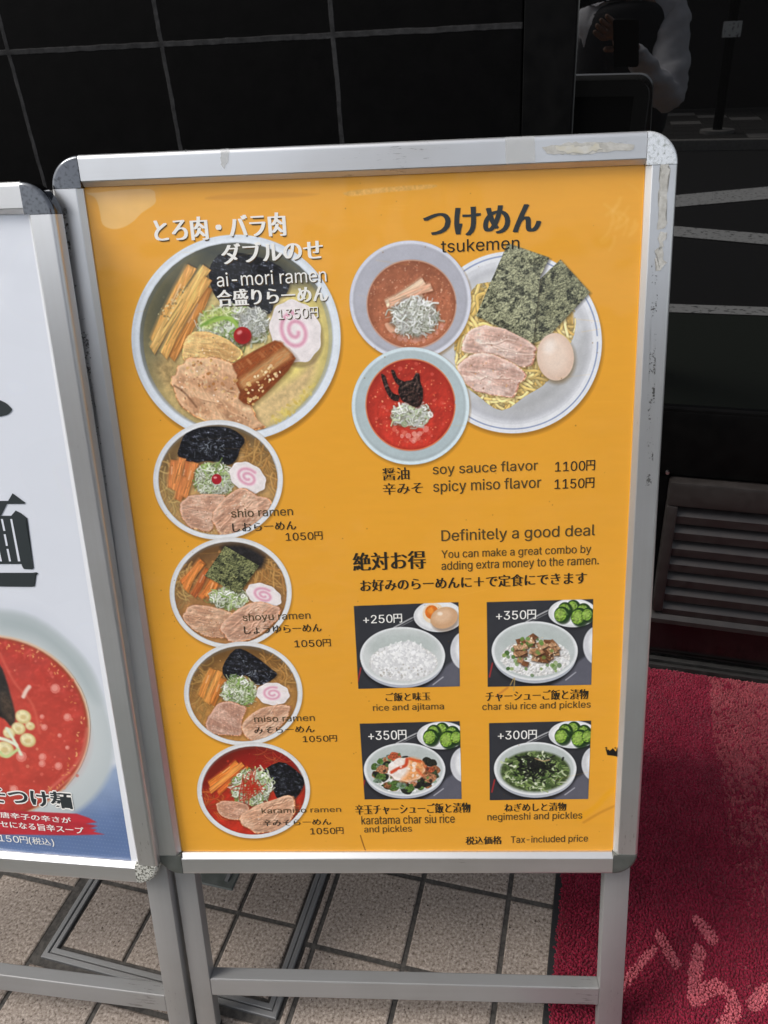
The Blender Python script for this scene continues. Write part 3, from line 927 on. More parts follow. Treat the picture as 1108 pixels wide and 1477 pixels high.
def pv(i, j, z=0.0):
    """pavement frame: i along the shop front, j away from the street (metres)"""
    c, s = math.cos(PHI), math.sin(PHI)
    return (pv_o[0] + i * c - j * s, pv_o[1] + i * s + j * c, z)


def to_pv(P):
    c, s = math.cos(PHI), math.sin(PHI); d = np.asarray(P, float)[:2] - pv_o[:2]
    return d[0] * c + d[1] * s, -d[0] * s + d[1] * c


def slab(mb, i0, i1, j0, j1, ztop):
    e = .0022; zb = ztop - .006
    r = [[pv(i0, j0, zb), pv(i1, j0, zb), pv(i1, j1, zb), pv(i0, j1, zb)], [pv(i0, j0, ztop - .0014), pv(i1, j0, ztop - .0014), pv(i1, j1, ztop - .0014), pv(i0, j1, ztop - .0014)],
         [pv(i0 + e, j0 + e, ztop), pv(i1 - e, j0 + e, ztop), pv(i1 - e, j1 - e, ztop), pv(i0 + e, j1 - e, ztop)]]
    mb.rings(r, caps=False); n = len(mb.v); mb.add([], []); mb.f.append((n - 4, n - 3, n - 2, n - 1)); mb.mi.append(0)


TI, TJ, GR = .1505, .1458, .0042
(h0, k0), (h1, _) = to_pv(floor_pt(62.8, 1379.7)), to_pv(floor_pt(396, 1476.5))
HATCH = (h0 - .003, h1, k0 - .002, k0 + .44)
st = MB()
hx0, hx1, hy0, hy1 = HATCH[0] - .009, HATCH[1] + .007, HATCH[2] - .012, HATCH[3] + .01
for a in range(-14, 14):
    for b in range(-5, 5):
        i0, i1, j0, j1 = a * TI + GR, (a + 1) * TI - GR, b * TJ + GR, (b + 1) * TJ - GR
        parts = [(i0, i1, j0, j1)]
        if i1 > hx0 and i0 < hx1 and j1 > hy0 and j0 < hy1:
            parts = [(i0, i1, j0, min(j1, hy0)), (i0, i1, max(j0, hy1), j1), (i0, min(i1, hx0), max(j0, hy0), min(j1, hy1)), (max(i0, hx1), i1, max(j0, hy0), min(j1, hy1))]
        for q in parts:
            if q[1] - q[0] > .007 and q[3] - q[2] > .007:
                if pv(0, q[2])[1] < 1.33: slab(st, q[0], q[1], q[2], min(q[3], .585), random.uniform(-.0006, .0004))
tag(obj('paving_stones', st.mesh(smooth=None), M['stone']), kind='structure')
tag(obj('pavement', MB().box((-6, .03, -.2), (6, 1.75, -.0032)).mesh(), M['mortar']), kind='structure')

hatch = empty('access_hatch', pv((HATCH[0] + HATCH[1]) / 2, (HATCH[2] + HATCH[3]) / 2))
tag(hatch, 'floor access hatch with a double metal rim and stone tiles set into it', 'floor hatch')
bpy.context.view_layer.update()
M['rim'] = aluminium('worn_hatch_rim', tone=.24, rough=.5, metal=.6, axis='x')


def ringframe(x0, x1, y0, y1, w, z0, z1):
    mb = MB(); e = .0012
    for sg in range(4):
        pass
    outer = [(x0, y0), (x1, y0), (x1, y1), (x0, y1)]; inner = [(x0 + w, y0 + w), (x1 - w, y0 + w), (x1 - w, y1 - w), (x0 + w, y1 - w)]
    o2 = [(x0 + e, y0 + e), (x1 - e, y0 + e), (x1 - e, y1 - e), (x0 + e, y1 - e)]; i2 = [(x0 + w - e, y0 + w - e), (x1 - w + e, y0 + w - e), (x1 - w + e, y1 - w + e), (x0 + w - e, y1 - w + e)]
    for k in range(4):
        n = (k + 1) % 4
        vs = [pv(*outer[k], z0), pv(*outer[n], z0), pv(*outer[n], z1 - e), pv(*outer[k], z1 - e), pv(*o2[k], z1), pv(*o2[n], z1), pv(*i2[n], z1), pv(*i2[k], z1), pv(*inner[k], z1 - e), pv(*inner[n], z1 - e), pv(*inner[n], z0), pv(*inner[k], z0)]
        mb.add(vs, [(0, 1, 2, 3), (3, 2, 5, 4), (4, 5, 6, 7), (7, 6, 9, 8), (8, 9, 10, 11)])
    return mb.mesh(fix=False)


x0, x1, y0, y1 = HATCH
child('outer_rim', ringframe(x0, x1, y0, y1, .0085, -.006, .0035), M['rim'], hatch)
child('inner_rim', ringframe(x0 + .0098, x1 - .0098, y0 + .0098, y1 - .0098, .0085, -.006, .0025), M['rim'], hatch)
tx = [x0 + .0245, to_pv(floor_pt(195, 1356))[0], to_pv(floor_pt(344, 1316))[0], x1 - .0235]
ty = [y0 + .0245, to_pv(floor_pt(344, 1316.2))[1], to_pv(floor_pt(344, 1316.2))[1] + .1458, y1 - .0235]
ht = MB()
for a in range(3):
    for b in range(3):
        e0 = 0 if a == 0 else .0036; e1 = 0 if a == 2 else .0036; f0 = 0 if b == 0 else .0036; f1 = 0 if b == 2 else .0036
        slab(ht, tx[a] + e0, tx[a + 1] - e1, ty[b] + f0, ty[b + 1] - f1, .0002)
child('hatch_tiles', ht.mesh(), M['stone'], hatch)
i1_, j0_ = to_pv(floor_pt(335, 1285.5))
lp = MB()
lp.rings([[pv(i1_ - .085, j0_, .0008), pv(i1_, j0_, .0008), pv(i1_, j0_ + .06, .0008), pv(i1_ - .085, j0_ + .06, .0008)],
          [pv(i1_ - .083, j0_ + .002, .003), pv(i1_ - .002, j0_ + .002, .003), pv(i1_ - .002, j0_ + .058, .003), pv(i1_ - .083, j0_ + .058, .003)]])
lh = child('lifting_plate', lp.mesh(), M['cap_grey'], hatch)
lt = MB(); lt.rings([[pv(i1_ - .02, j0_ + .012, .0031), pv(i1_ - .013, j0_ + .012, .0031), pv(i1_ - .013, j0_ + .034, .0031), pv(i1_ - .02, j0_ + .034, .0031)],
                     [pv(i1_ - .0195, j0_ + .0125, .006), pv(i1_ - .0135, j0_ + .0125, .006), pv(i1_ - .0135, j0_ + .0335, .006), pv(i1_ - .0195, j0_ + .0335, .006)]])
child('lifting_tab', lt.mesh(), M['rim'], lh)

# ---- door mat
mat = empty('door_mat', (.45, .85, 0))
tag(mat, 'thick red pile door mat with pink lettering and a black rubber edge', 'door mat')
bpy.context.view_layer.update()
MX0, MX1, MY0, MY1 = .0055, .93, .28, 1.343
M['rubber'] = noise_mat('ribbed_black_rubber', (.008, .008, .009), (.014, .014, .015), 300, (.55, .7), 0, .5, stretch=(.05, 1, 1))
rb = MB().rings([[(MX0 - .0135, MY0 - .014, .0005), (MX1 + .0135, MY0 - .014, .0005), (MX1 + .0135, MY1 + .0005, .0005), (MX0 - .0135, MY1 + .0005, .0005)],
                 [(MX0 - .012, MY0 - .0125, .0035), (MX1 + .012, MY0 - .0125, .0035), (MX1 + .012, MY1 - .001, .0035), (MX0 - .012, MY1 - .001, .0035)]])
child('rubber_edge', rb.mesh(), M['rubber'], mat)


def fp(P): return np.array([floor_pt(x, y, .008)[:2] for x, y in P])


def pnear(q, line):
    d = np.full(len(q), 1e9)
    for a, b in zip(line[:-1], line[1:]):
        e = b - a; t = np.clip(((q - a) @ e) / (e @ e + 1e-12), 0, 1)
        d = np.minimum(d, np.hypot(*(q - a - t[:, None] * e).T))
    return d


step = .0030
gxs, gys = np.meshgrid(np.arange(MX0, MX1, step), np.arange(MY0, MY1, step))
q = np.stack([gxs.ravel(), gys.ravel()], 1) + rng.uniform(-.0016, .0016, (gxs.size, 2))
n_t = len(q)
ink = np.zeros(n_t, bool)
strokes = [([(880, 1452), (905, 1411), (922, 1392), (944, 1368)], .0062), ([(952, 1349), (964, 1371), (975, 1391)], .0088), ([(1008, 1329), (1018, 1340), (1027, 1354)], .0098),
           ([(1011, 1371), (1004, 1405), (1001, 1442), (1018, 1428), (1040, 1423), (1056, 1440), (1057, 1462), (1036, 1488)], .0098), ([(1086, 1449), (1108, 1428), (1135, 1418), (1160, 1450), (1150, 1500)], .0105)]
for P, r in strokes:
    ink |= pnear(q, fp(smooth_open(np.array(P, float)))) < r
yy = q[:, 1]
pale_tufts = (q[:, 0] > .288 + .006 * np.sin(yy * 9)) & (q[:, 0] < .75)  # paler tufts right of an edge, sparser away from the door
clump = fbm(q[:, 0] * 210 + 5, q[:, 1] * 120 + 9, 2)
wp = np.clip((yy - .80) / .40, 0, 1) ** 0.8
pale_tufts &= clump < .22 + .46 * wp
base = np.tile(np.array([.215, .0105, .032]), (n_t, 1))
base[ink] = [.46, .10, .125]
base[pale_tufts] = [.28, .048, .062]
mott = fbm(q[:, 0] * 22, q[:, 1] * 22)
base *= (rng.uniform(.8, 1.22, n_t) * (.82 + .36 * mott))[:, None]
hgt = rng.uniform(.0055, .0085, n_t) + .001 * (fbm(q[:, 0] * 60, q[:, 1] * 60) - .5)
edge_d = np.minimum.reduce([q[:, 0] - MX0, MX1 - q[:, 0], q[:, 1] - MY0, MY1 - q[:, 1]])
hgt *= np.clip(.55 + edge_d / .012, 0, 1)
rad = .0028
lean = rng.normal(0, .0013, (n_t, 2)) + np.stack([fbm(q[:, 0] * 30, q[:, 1] * 30 + 40) - .5, fbm(q[:, 0] * 30 + 80, q[:, 1] * 30) - .5], 1) * .006
lean[q[:, 0] < MX0 + .006, 0] -= .0022
ang = rng.uniform(0, 6.28, n_t)
V = np.empty((n_t, 6, 3), np.float32)
for k in range(3):
    t = ang + k * 2.0944
    V[:, k, 0], V[:, k, 1], V[:, k, 2] = q[:, 0] + rad * 1.25 * np.cos(t), q[:, 1] + rad * 1.25 * np.sin(t), .002
    V[:, 3 + k, 0], V[:, 3 + k, 1], V[:, 3 + k, 2] = q[:, 0] + lean[:, 0] + rad * .62 * np.cos(t + .5), q[:, 1] + lean[:, 1] + rad * .62 * np.sin(t + .5), hgt + .002
F = np.array([[0, 1, 4, 3], [1, 2, 5, 4], [2, 0, 3, 5]])
idx = (np.arange(n_t)[:, None, None] * 6 + F[None]).reshape(-1, 4)
tri = (np.arange(n_t)[:, None] * 6 + np.array([3, 4, 5])[None])
me = bpy.data.meshes.new('pile')
me.vertices.add(n_t * 6); me.vertices.foreach_set('co', V.ravel())
loops = np.concatenate([idx.ravel(), tri.ravel()]).astype(np.int32)
starts = np.concatenate([np.arange(len(idx)) * 4, len(idx) * 4 + np.arange(len(tri)) * 3]).astype(np.int32)
me.loops.add(len(loops)); me.loops.foreach_set('vertex_index', loops)
me.polygons.add(len(starts)); me.polygons.foreach_set('loop_start', starts)
me.update(calc_edges=True)
ca = me.color_attributes.new('dye', 'FLOAT_COLOR', 'POINT')
cc = np.ones((n_t, 6, 4), np.float32); cc[..., :3] = base[:, None, :]
ca.data.foreach_set('color', cc.ravel())
m, nd, lk, p = material('dyed_pile', (.3, .02, .04), .9, spec=.15)
at = N(nd, 'ShaderNodeAttribute', attribute_name='dye'); lk.new(at.outputs['Color'], p.inputs['Base Color'])
p.inputs['Sheen Weight'].default_value = .15
M['pile'] = m
child('pile', me, M['pile'], mat)
child('pile_backing', MB().box((MX0 - .001, MY0 - .001, .0036), (MX1 + .001, MY1 - .002, .0052)).mesh(), material('dark_red_backing', (.13, .007, .018), .9)[0], mat)

# ---- street behind the photographer (seen mirrored in the glass)
M['asphalt'] = noise_mat('asphalt', (.010, .010, .0105), (.018, .018, .0185), 90, (.8, .95), 0, .4)
M['green'] = noise_mat('green_road_coating', (.018, .027, .017), (.026, .037, .024), 40, (.75, .9), 0, .2)
M['line'] = noise_mat('worn_road_paint', (.8, .8, .78), (.12, .12, .12), 35, (.7, .85), 0, .2, lo=.56, hi=.66)
M['concrete'] = noise_mat('kerb_concrete', (.30, .29, .27), (.22, .21, .2), 30, (.8, .9))
tag(obj('road', MB().add([(-60, -7.1, -.012), (60, -7.1, -.012), (60, .03, -.012), (-60, .03, -.012)], [(0, 1, 2, 3)]).mesh(), M['asphalt']), kind='structure')
tag(obj('green_lane', MB().add([(-60, -1.16, -.008), (60, -1.16, -.008), (60, .026, -.008), (-60, .026, -.008)], [(0, 1, 2, 3)]).mesh(), M['green']), kind='structure')


def band(pts, name='road_marking'):
    mb = MB()
    mb.add([(x, y, -.0045) for x, y in pts], [tuple(range(len(pts)))])
    return tag(obj(name, mb.mesh(), M['line']), kind='structure')


band([(-20, -1.30), (20, -1.30), (20, -1.165), (-20, -1.165)])
band([(-3, -3.66), (.2, -2.90), (1.2, -2.55), (6, -1.6), (6, -1.75), (1.2, -2.86), (.2, -3.22), (-3, -4.0)])
band([(-4, -1.75), (.2, -3.72), (1.3, -4.23), (6, -6.4), (6, -6.75), (1.3, -4.75), (.2, -4.2), (-4, -2.1)])
tag(obj('far_kerb', MB().box((-60, -7.25, -.02), (60, -7.1, .1)).mesh(bevel=.01), M['concrete']), kind='structure')
fpv = MB()
tag(obj('far_pavement', MB().box((-60, -11.0, -.05), (60, -7.25, .096)).mesh(), M['mortar']), kind='structure')
for a in range(-8, 22):
    for b in range(9):
        x, y = a * .4 - 1, -7.6 - b * .38
        fpv.box((x, y, .09), (x + .385, y + .365, .103 + random.uniform(0, .002)), 1 if random.random() < .12 else 0)
tag(obj('far_paving_stones', fpv.mesh(), [material('dark_paving', (.03, .028, .026), .8)[0], material('pale_paving', (.22, .21, .2), .7)[0]]), kind='structure')
tag(obj('ground', MB().add([(-160, -200, -.1), (160, -200, -.1), (160, 200, -.1), (-160, 200, -.1)], [(0, 1, 2, 3)]).mesh(), M['asphalt']), kind='structure')
pole = empty('street_pole', (1.09, -7.75, .1))
tag(pole, 'dark street pole with a small white notice across the road, mirrored in the door glass', 'pole')
bpy.context.view_layer.update()
child('shaft', MB().cyl((1.09, -7.75, .1), (1.09, -7.75, 3.2), .055, 18).mesh(smooth=40), M['frame_black'], pole)
child('base_plate', MB().cyl((1.09, -7.75, .1), (1.09, -7.75, .14), .2, 18).mesh(smooth=40), M['concrete'], pole)
child('notice', MB().box((.99, -7.69, 1.12), (1.19, -7.68, 1.28)).mesh(bevel=.003), M['line'], pole)
bld = empty('street_building', (0, -11, 0))
tag(bld, 'dark building across the street, seen only mirrored in the door glass', 'building')
bpy.context.view_layer.update()
bw = MB().box((-14, -20, 0), (14, -11, 3.3))
child('wall', bw.mesh(), noise_mat('dark_render', (.006, .006, .006), (.010, .0095, .009), 2, (.7, .9)), bld)
for k in (0, 1, 5, 6):
    w = child('window', MB().box((-12.5 + k * 3.7, -11.02, 1.1), (-10.3 + k * 3.7, -10.98, 2.6)).mesh(), M['frame_black'], bld)
child('shutter', MB().box((-3, -11.03, 0), (3, -10.97, 2.4)).mesh(), M['frame_brown'], bld)


# ------------------------------------------------------------------ main board and its print
main = Board((-.214086, .565332, .313892), .224905, .233731, -.002994, .64, .910)
left = Board((0, 0, 0), .1409, .2169, .0049, .64, .8934)
left = Board(np.array([-.5214, .4837, .3085]) - left.ex * .32, .1409, .2169, .0049, .64, .8934)
mroot, mrails = build_board('menu_board', 'silver framed board with the orange ramen menu poster, right of the white one', main,
                            {(-1, 1): 'chrome', (1, 1): 'chrome_pitted', (-1, -1): 'cap_grey', (1, -1): 'cap_grey'},
                            [(-.308, -.2795), (.2815, .3155)], (-.2795, .2815, main.L - .2045, main.L - .2185, .0305))
lroot, lrails = build_board('menu_board', 'silver framed board with a white poster of red soup, cut off by the left edge', left,
                            {(-1, 1): 'chrome', (1, 1): 'chrome', (-1, -1): 'cap_grey', (1, -1): 'cap_crust'},
                            [(-.32, -.287), (.290, .3235)], (-.287, .290, left.L - .2035, left.L - .2255, .0305), rear=.46)

S = Sheet(main, -.296, .296, .024, .886, 2100, (234, 165, 50))
# the flat orange is not quite even: faint printing and damp mottling
X, Y = np.meshgrid(np.arange(S.w), np.arange(S.h))
S.a *= (1 + .045 * (fbm(X / 420, Y / 420) - .5) + .02 * (fbm(X / 60 + 9, Y / 14) - .5))[..., None].astype(np.float32)
GREEN = [(226, 232, 214), (240, 240, 232), (176, 196, 128), (132, 162, 82), (216, 226, 190), (238, 238, 228)]
PALE = [(236, 236, 232), (222, 224, 220), (244, 244, 240), (206, 208, 196)]
MEN = [(196, 142, 76), (214, 164, 96), (180, 120, 60), (206, 152, 84)]
OUT = {}


def picture_outline(name, P):
    S.setclip(); OUT[name] = S.uv(P)


# 1 ai-mori ramen
S.frame(170, 280, 3.259)
O = ell(556, 676, 492, 486); picture_outline('large bowl of pale ramen with tomato and thick pork', O)
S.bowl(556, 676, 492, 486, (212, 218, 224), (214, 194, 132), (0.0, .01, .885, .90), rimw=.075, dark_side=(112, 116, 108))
S.fill([(120, 700), (150, 460), (300, 290), (470, 235), (430, 420), (250, 640), (200, 860)], (80, 82, 68), f=70, a=.85)
S.fill([(400, 240), (640, 230), (840, 330), (900, 420), (700, 420), (450, 330)], (60, 66, 66), f=50, a=.8)
S.fill([(830, 480), (960, 560), (985, 720), (900, 900), (740, 1050), (800, 800)], (230, 214, 124), f=70, a=.95, n=.06, ns=18)
S.fill([(640, 1000), (850, 850), (930, 760), (900, 900), (720, 1080), (660, 1100)], (214, 186, 134), f=22, n=.12, ns=9)
S.fill([(170, 800), (300, 740), (280, 960), (430, 1070), (330, 1040), (230, 940)], (176, 146, 96), f=40, a=.8, n=.3, ns=10)
S.wakame([(440, 330), (500, 275), (640, 290), (760, 340), (805, 410), (790, 470), (740, 500), (715, 560), (640, 560), (590, 520), (520, 530), (460, 480), (430, 400)], 30, (88, 98, 112))
S.menma([((170, 700), (350, 340)), ((160, 735), (420, 345)), ((250, 770), (430, 440)), ((215, 760), (425, 395))], 44, MEN)
S.scatter([(180, 560), (300, 440), (340, 420), (240, 600)], 40, (3, 7), [(226, 214, 170), (140, 120, 80)])
S.negi(540, 620, 170, 100, 210, GREEN, .5, .075, (150, 158, 120))
S.negi(640, 600, 70, 70, 60, PALE, .7, .1, (190, 194, 180))
S.fill([(385, 590), (430, 545), (540, 540), (470, 600), (410, 640)], (196, 206, 96), f=16, a=.5)
for a in range(4): S.line([(390 + a * 22, 620 - a * 8), (470 + a * 20, 580), (560, 600 + a * 8)], 12, random.choice([(120, 160, 66), (160, 190, 90)]), f=4, a=.8)
S.naruto(835, 645, 118, 150, -18)
S.chashu([(338, 660), (430, 652), (560, 715), (575, 770), (470, 800), (340, 790), (300, 760)], (230, 190, 128), 15, (196, 146, 84), 24)
S.chashu([(262, 850), (310, 790), (420, 762), (540, 800), (600, 900), (650, 1050), (690, 1105), (500, 1095), (400, 1062), (300, 1000), (255, 910)], (222, 178, 140), 35, (160, 104, 58), 60)
S.line([(265, 900), (310, 930), (370, 1000)], 8, (120, 80, 56), f=4, a=.7)
KA = [(538, 800), (560, 786), (640, 738), (738, 688), (770, 700), (822, 752), (836, 772), (800, 830), (740, 892), (690, 940), (625, 992), (590, 980), (568, 962), (575, 930), (556, 890), (562, 850)]
S.fill(np.array(KA) + 8, (80, 50, 26), f=14, a=.6, smooth=False)
S.fill(KA, (136, 72, 34), f=4, n=.35, ns=5, ang=-35, st=4, smooth=False)
S.fill([(546, 800), (640, 744), (742, 694), (775, 712), (700, 770), (600, 838), (570, 850)], (176, 98, 52), f=9, n=.4, ns=4, ang=-35, st=3, col2=(140, 72, 34), thr=.5)
S.fill([(570, 872), (600, 850), (700, 778), (785, 722), (815, 770), (740, 830), (640, 890), (590, 915)], (204, 156, 104), f=12, n=.22, ns=4, ang=-35, st=6, col2=(184, 128, 80), thr=.54)
S.fill([(572, 955), (600, 915), (690, 860), (790, 790), (822, 790), (740, 880), (630, 985)], (156, 80, 38), f=10, a=.9, n=.4, ns=4, ang=-35, st=3, col2=(112, 54, 24), thr=.52)
for k in range(14):
    x = random.uniform(0, 1); S.line([(560 + 200 * x, 800 - 100 * x), (575 + 205 * x, 822 - 105 * x)], 5, (216, 150, 100), f=4, a=.35)
S.scatter([(600, 880), (720, 800), (770, 840), (640, 990), (600, 980)], 46, (6, 10), [(238, 208, 150), (226, 186, 118), (246, 226, 184)], 1, .5)
S.scatter([(310, 800), (430, 770), (560, 830), (560, 960), (380, 900)], 46, (5, 9), [(222, 178, 110), (238, 204, 150), (176, 116, 62)], .9, .5)
S.scatter([(700, 1060), (850, 940), (930, 880), (900, 960), (760, 1090)], 50, (5, 12), [(226, 206, 110), (206, 176, 80)], .6)
S.fill(ell(590, 672, 42, 42), (90, 40, 26), f=8, a=.7)
S.fill(ell(586, 664, 41, 40), (172, 36, 36), f=2.5); S.fill(ell(592, 672, 28, 26), (140, 24, 28), f=14, a=.7); S.fill(ell(572, 650, 13, 9, -30), (232, 150, 144), f=5, a=.9)

# 2 shio
S.frame(200, 590, 3.4625)
O = ell(397, 353, 324, 299); picture_outline('small bowl of clear shio ramen with tomato and seaweed', O)
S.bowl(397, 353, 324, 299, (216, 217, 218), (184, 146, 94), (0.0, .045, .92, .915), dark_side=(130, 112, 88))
S.noodles([(520, 180), (640, 190), (690, 330), (640, 420), (560, 300)], 60, [(206, 160, 94), (190, 140, 78)], 10.4, 130, 60, .5)
S.noodles([(110, 330), (160, 260), (180, 420), (200, 520), (130, 430)], 40, [(214, 182, 118), (196, 158, 96)], 9.600000000000001, 90, 80, .5)
S.wakame([(205, 190), (240, 118), (330, 90), (450, 95), (528, 150), (505, 200), (490, 245), (450, 278), (350, 258), (265, 268), (200, 235)], 34)
S.menma([((165, 395), (178, 255)), ((178, 405), (222, 245)), ((205, 440), (250, 262)), ((196, 455), (236, 340)), ((228, 440), (285, 268))], 36, [(184, 112, 62), (200, 124, 68), (168, 96, 52)])
S.negi(378, 350, 100, 88, 200, GREEN)
S.naruto(545, 342, 98, 70, 32)
S.chashu([(208, 480), (262, 432), (400, 428), (442, 450), (385, 520), (365, 605), (262, 592), (218, 540)], (210, 172, 150), 10)
S.chashu([(368, 545), (400, 480), (505, 395), (600, 430), (665, 470), (600, 570), (440, 638), (388, 602)], (216, 176, 152), -35)
S.fill(ell(390, 350, 25, 26), (170, 30, 44), f=2.5); S.fill(ell(383, 342, 9, 6), (236, 160, 160), f=3, a=.9)
S.scatter([(220, 600), (600, 600), (560, 640), (300, 630)], 30, (3, 8), [(232, 208, 160)], .5)

# 3 shoyu
O = ell(460, 918, 305, 278); picture_outline('small bowl of shoyu ramen with a square of seaweed', O)
S.bowl(460, 918, 305, 278, (216, 216, 215), (172, 124, 74), (0.0, .045, .92, .915), dark_side=(112, 90, 70))
S.noodles([(590, 770), (660, 790), (730, 880), (690, 900), (600, 840)], 60, [(206, 158, 92), (186, 132, 72)], 10.4, 110, 60, .5)
S.noodles([(200, 840), (250, 800), (240, 940), (220, 1010)], 40, [(206, 168, 104), (196, 150, 88)], 9.600000000000001, 80, 100, .5)
S.fill([(410, 690), (520, 680), (630, 740), (600, 800), (500, 760)], (34, 33, 36), f=14, a=.95, n=.4, ns=6)
S.menma([((215, 870), (320, 760)), ((235, 905), (315, 770)), ((275, 935), (350, 800)), ((310, 945), (385, 820)), ((345, 940), (390, 850))], 36, [(190, 108, 50), (204, 122, 58), (160, 84, 40)])
S.negi(450, 945, 98, 55, 150, GREEN)
S.nori([(330, 832), (432, 684), (602, 782), (500, 924)], thr=.5, ns=2.8)
S.naruto(626, 930, 92, 55, 22)
S.chashu([(222, 1022), (290, 978), (462, 1020), (430, 1080), (445, 1142), (330, 1130), (250, 1082)], (208, 168, 140), 12, specks=60)
S.chashu([(408, 1082), (560, 968), (692, 985), (702, 1040), (600, 1130), (470, 1165)], (214, 174, 150), -32)

# 4 miso
S.frame(240, 900, 3.693)
O = ell(410, 370, 316, 277); picture_outline('small bowl of brown miso ramen with green onion', O)
S.bowl(410, 370, 316, 277, (214, 214, 213), (182, 132, 72), (0.0, .05, .915, .91), dark_side=(120, 100, 76))
S.noodles([(540, 200), (640, 260), (660, 330), (560, 300)], 40, [(200, 152, 88), (186, 134, 70)], 9.600000000000001, 100, 50, .5)
S.noodles([(150, 300), (220, 230), (200, 420), (220, 520)], 40, [(206, 160, 90), (186, 136, 70)], 9.600000000000001, 90, 100, .5)
S.menma([((185, 390), (250, 240)), ((215, 420), (286, 250)), ((245, 430), (306, 292))], 36, [(196, 126, 58), (206, 136, 66), (182, 110, 48)])
S.wakame([(300, 232), (368, 135), (450, 158), (560, 240), (588, 272), (530, 315), (480, 322), (420, 272), (330, 295)], 40)
S.negi(388, 362, 95, 82, 220, GREEN + [(120, 160, 70), (150, 186, 96)])
S.naruto(568, 372, 88, 60, 5)
S.chashu([(212, 532), (282, 422), (420, 440), (402, 520), (400, 592), (300, 592), (228, 572)], (204, 164, 146), 35)
S.chashu([(398, 562), (480, 460), (642, 428), (652, 482), (560, 602), (480, 628)], (214, 174, 148), -38)

# 5 karamiso
O = ell(465, 886, 301, 256); picture_outline('small bowl of bright red karamiso ramen', O)
S.bowl(465, 886, 301, 256, (214, 214, 213), (186, 52, 34), (0.0, .045, .915, .91), dark_side=(120, 52, 44))
S.fill(ell(560, 720, 190, 60), (150, 30, 26), f=30, a=.7)
S.noodles([(220, 900), (330, 960), (300, 1040), (230, 960)], 26, [(224, 120, 60), (206, 84, 40)], 8.0, 80, 40, .5)
S.noodles([(480, 700), (600, 690), (660, 740), (520, 740)], 16, [(206, 96, 60), (190, 66, 44)], 7.2, 90, 20, .5)
S.noodles([(650, 960), (730, 900), (700, 1010), (640, 1060)], 26, [(222, 110, 60), (206, 70, 40)], 8.0, 80, 100, .5)
S.menma([((228, 855), (380, 738)), ((232, 890), (408, 745)), ((275, 900), (440, 765))], 28, [(222, 116, 46), (232, 132, 62), (206, 98, 40)])
S.wakame([(498, 805), (600, 735), (690, 780), (735, 842), (682, 932), (600, 935), (558, 862)], 22, (90, 92, 96))
S.negi(455, 868, 112, 98, 240, GREEN)
for a in range(26): S.line([(455 + random.gauss(0, 40), 870 + random.gauss(0, 36)), (455 + random.gauss(0, 40), 870 + random.gauss(0, 40)), (455 + random.gauss(0, 36), 870 + random.gauss(0, 34))], 5, (182, 44, 26), f=3, a=.75)
S.chashu([(268, 962), (330, 942), (440, 970), (402, 1042), (300, 1025)], (210, 166, 142), 14)
S.chashu([(388, 1032), (480, 970), (652, 912), (684, 962), (652, 1072), (500, 1112), (430, 1085)], (222, 180, 152), -22)

# 6-8 tsukemen: noodle plate, pale broth bowl, red broth bowl
S.frame(490, 280, 2.77)
O = ell(690, 592, 358, 364); picture_outline('wide plate of cold noodles with seaweed, pork and an egg', O)
S.fill(ell(694, 604, 360, 366), (120, 78, 20), f=9, a=.5)
S.fill(ell(690, 592, 358, 364), (226, 227, 230), f=1.8)
S.line(ell(690, 592, 340, 346, n=80), 5, (122, 138, 176), f=2, a=.8)
S.fill(ell(688, 592, 322, 328), (212, 213, 217), f=3)
S.fill(ell(690, 596, 304, 308), (186, 187, 192), f=10)
S.fill(ell(700, 590, 292, 294), (204, 205, 207), f=26)
S.fill([(560, 820), (700, 885), (860, 820), (960, 690), (980, 560), (900, 700), (760, 790), (640, 850)], (160, 160, 160), f=40, a=.6)
NO = [(470, 560), (520, 420), (600, 360), (900, 430), (930, 560), (880, 640), (830, 740), (740, 800), (650, 855), (560, 800), (480, 720)]
S.fill(NO, (206, 170, 98), f=6, n=.2, ns=8)
S.setclip(smooth_closed(np.array(NO) * 1.035 + [-25, -21], 3))
S.noodles(NO, 420, [(238, 212, 144), (226, 194, 120), (244, 222, 164), (214, 178, 104)], 10.5, 150, 60)
S.noodles([(500, 440), (570, 400), (540, 540), (490, 560)], 50, [(238, 208, 136), (222, 188, 110)], 13, 110, 115)
S.noodles([(560, 780), (740, 720), (800, 740), (700, 830), (640, 850)], 80, [(244, 220, 152), (232, 200, 126)], 10.5, 110, 20)
S.setclip()
S.nori([(800, 340), (882, 262), (1000, 392), (832, 570), (765, 600)], (168, 168, 132), (50, 52, 42), 3.0, .48)
S.nori([(545, 486), (672, 196), (838, 254), (800, 330), (772, 596)], (182, 182, 146), (56, 58, 46), 3.0, .46)
S.chashu([(490, 590), (540, 536), (640, 534), (768, 600), (780, 640), (740, 692), (620, 640), (500, 632)], (228, 200, 190), 12, (182, 122, 100), 14)
S.chashu([(470, 700), (520, 645), (600, 636), (742, 712), (712, 770), (690, 812), (560, 792), (490, 745)], (228, 198, 188), 18, (176, 108, 86), 20)
S.fill(ell(866, 660, 76, 98, -4), (120, 96, 60), f=12, a=.6)
S.fill(ell(862, 650, 74, 95, -4), (222, 194, 174), f=2); S.fill(ell(856, 640, 56, 74, -4), (236, 214, 196), f=22, a=.9); S.fill(ell(838, 610, 22, 28, 20), (246, 232, 220), f=14, a=.9)
O = ell(282, 424, 243, 239); picture_outline('grey bowl of pale brown dipping broth', O)
S.bowl(282, 424, 243, 239, (206, 207, 216), (176, 108, 78), (.02, .065, .735, .74), rimw=.06, dark_side=(188, 188, 198))
S.line(ell(287, 440, 178, 176, n=60), 5, (216, 176, 150), f=2, a=.6)
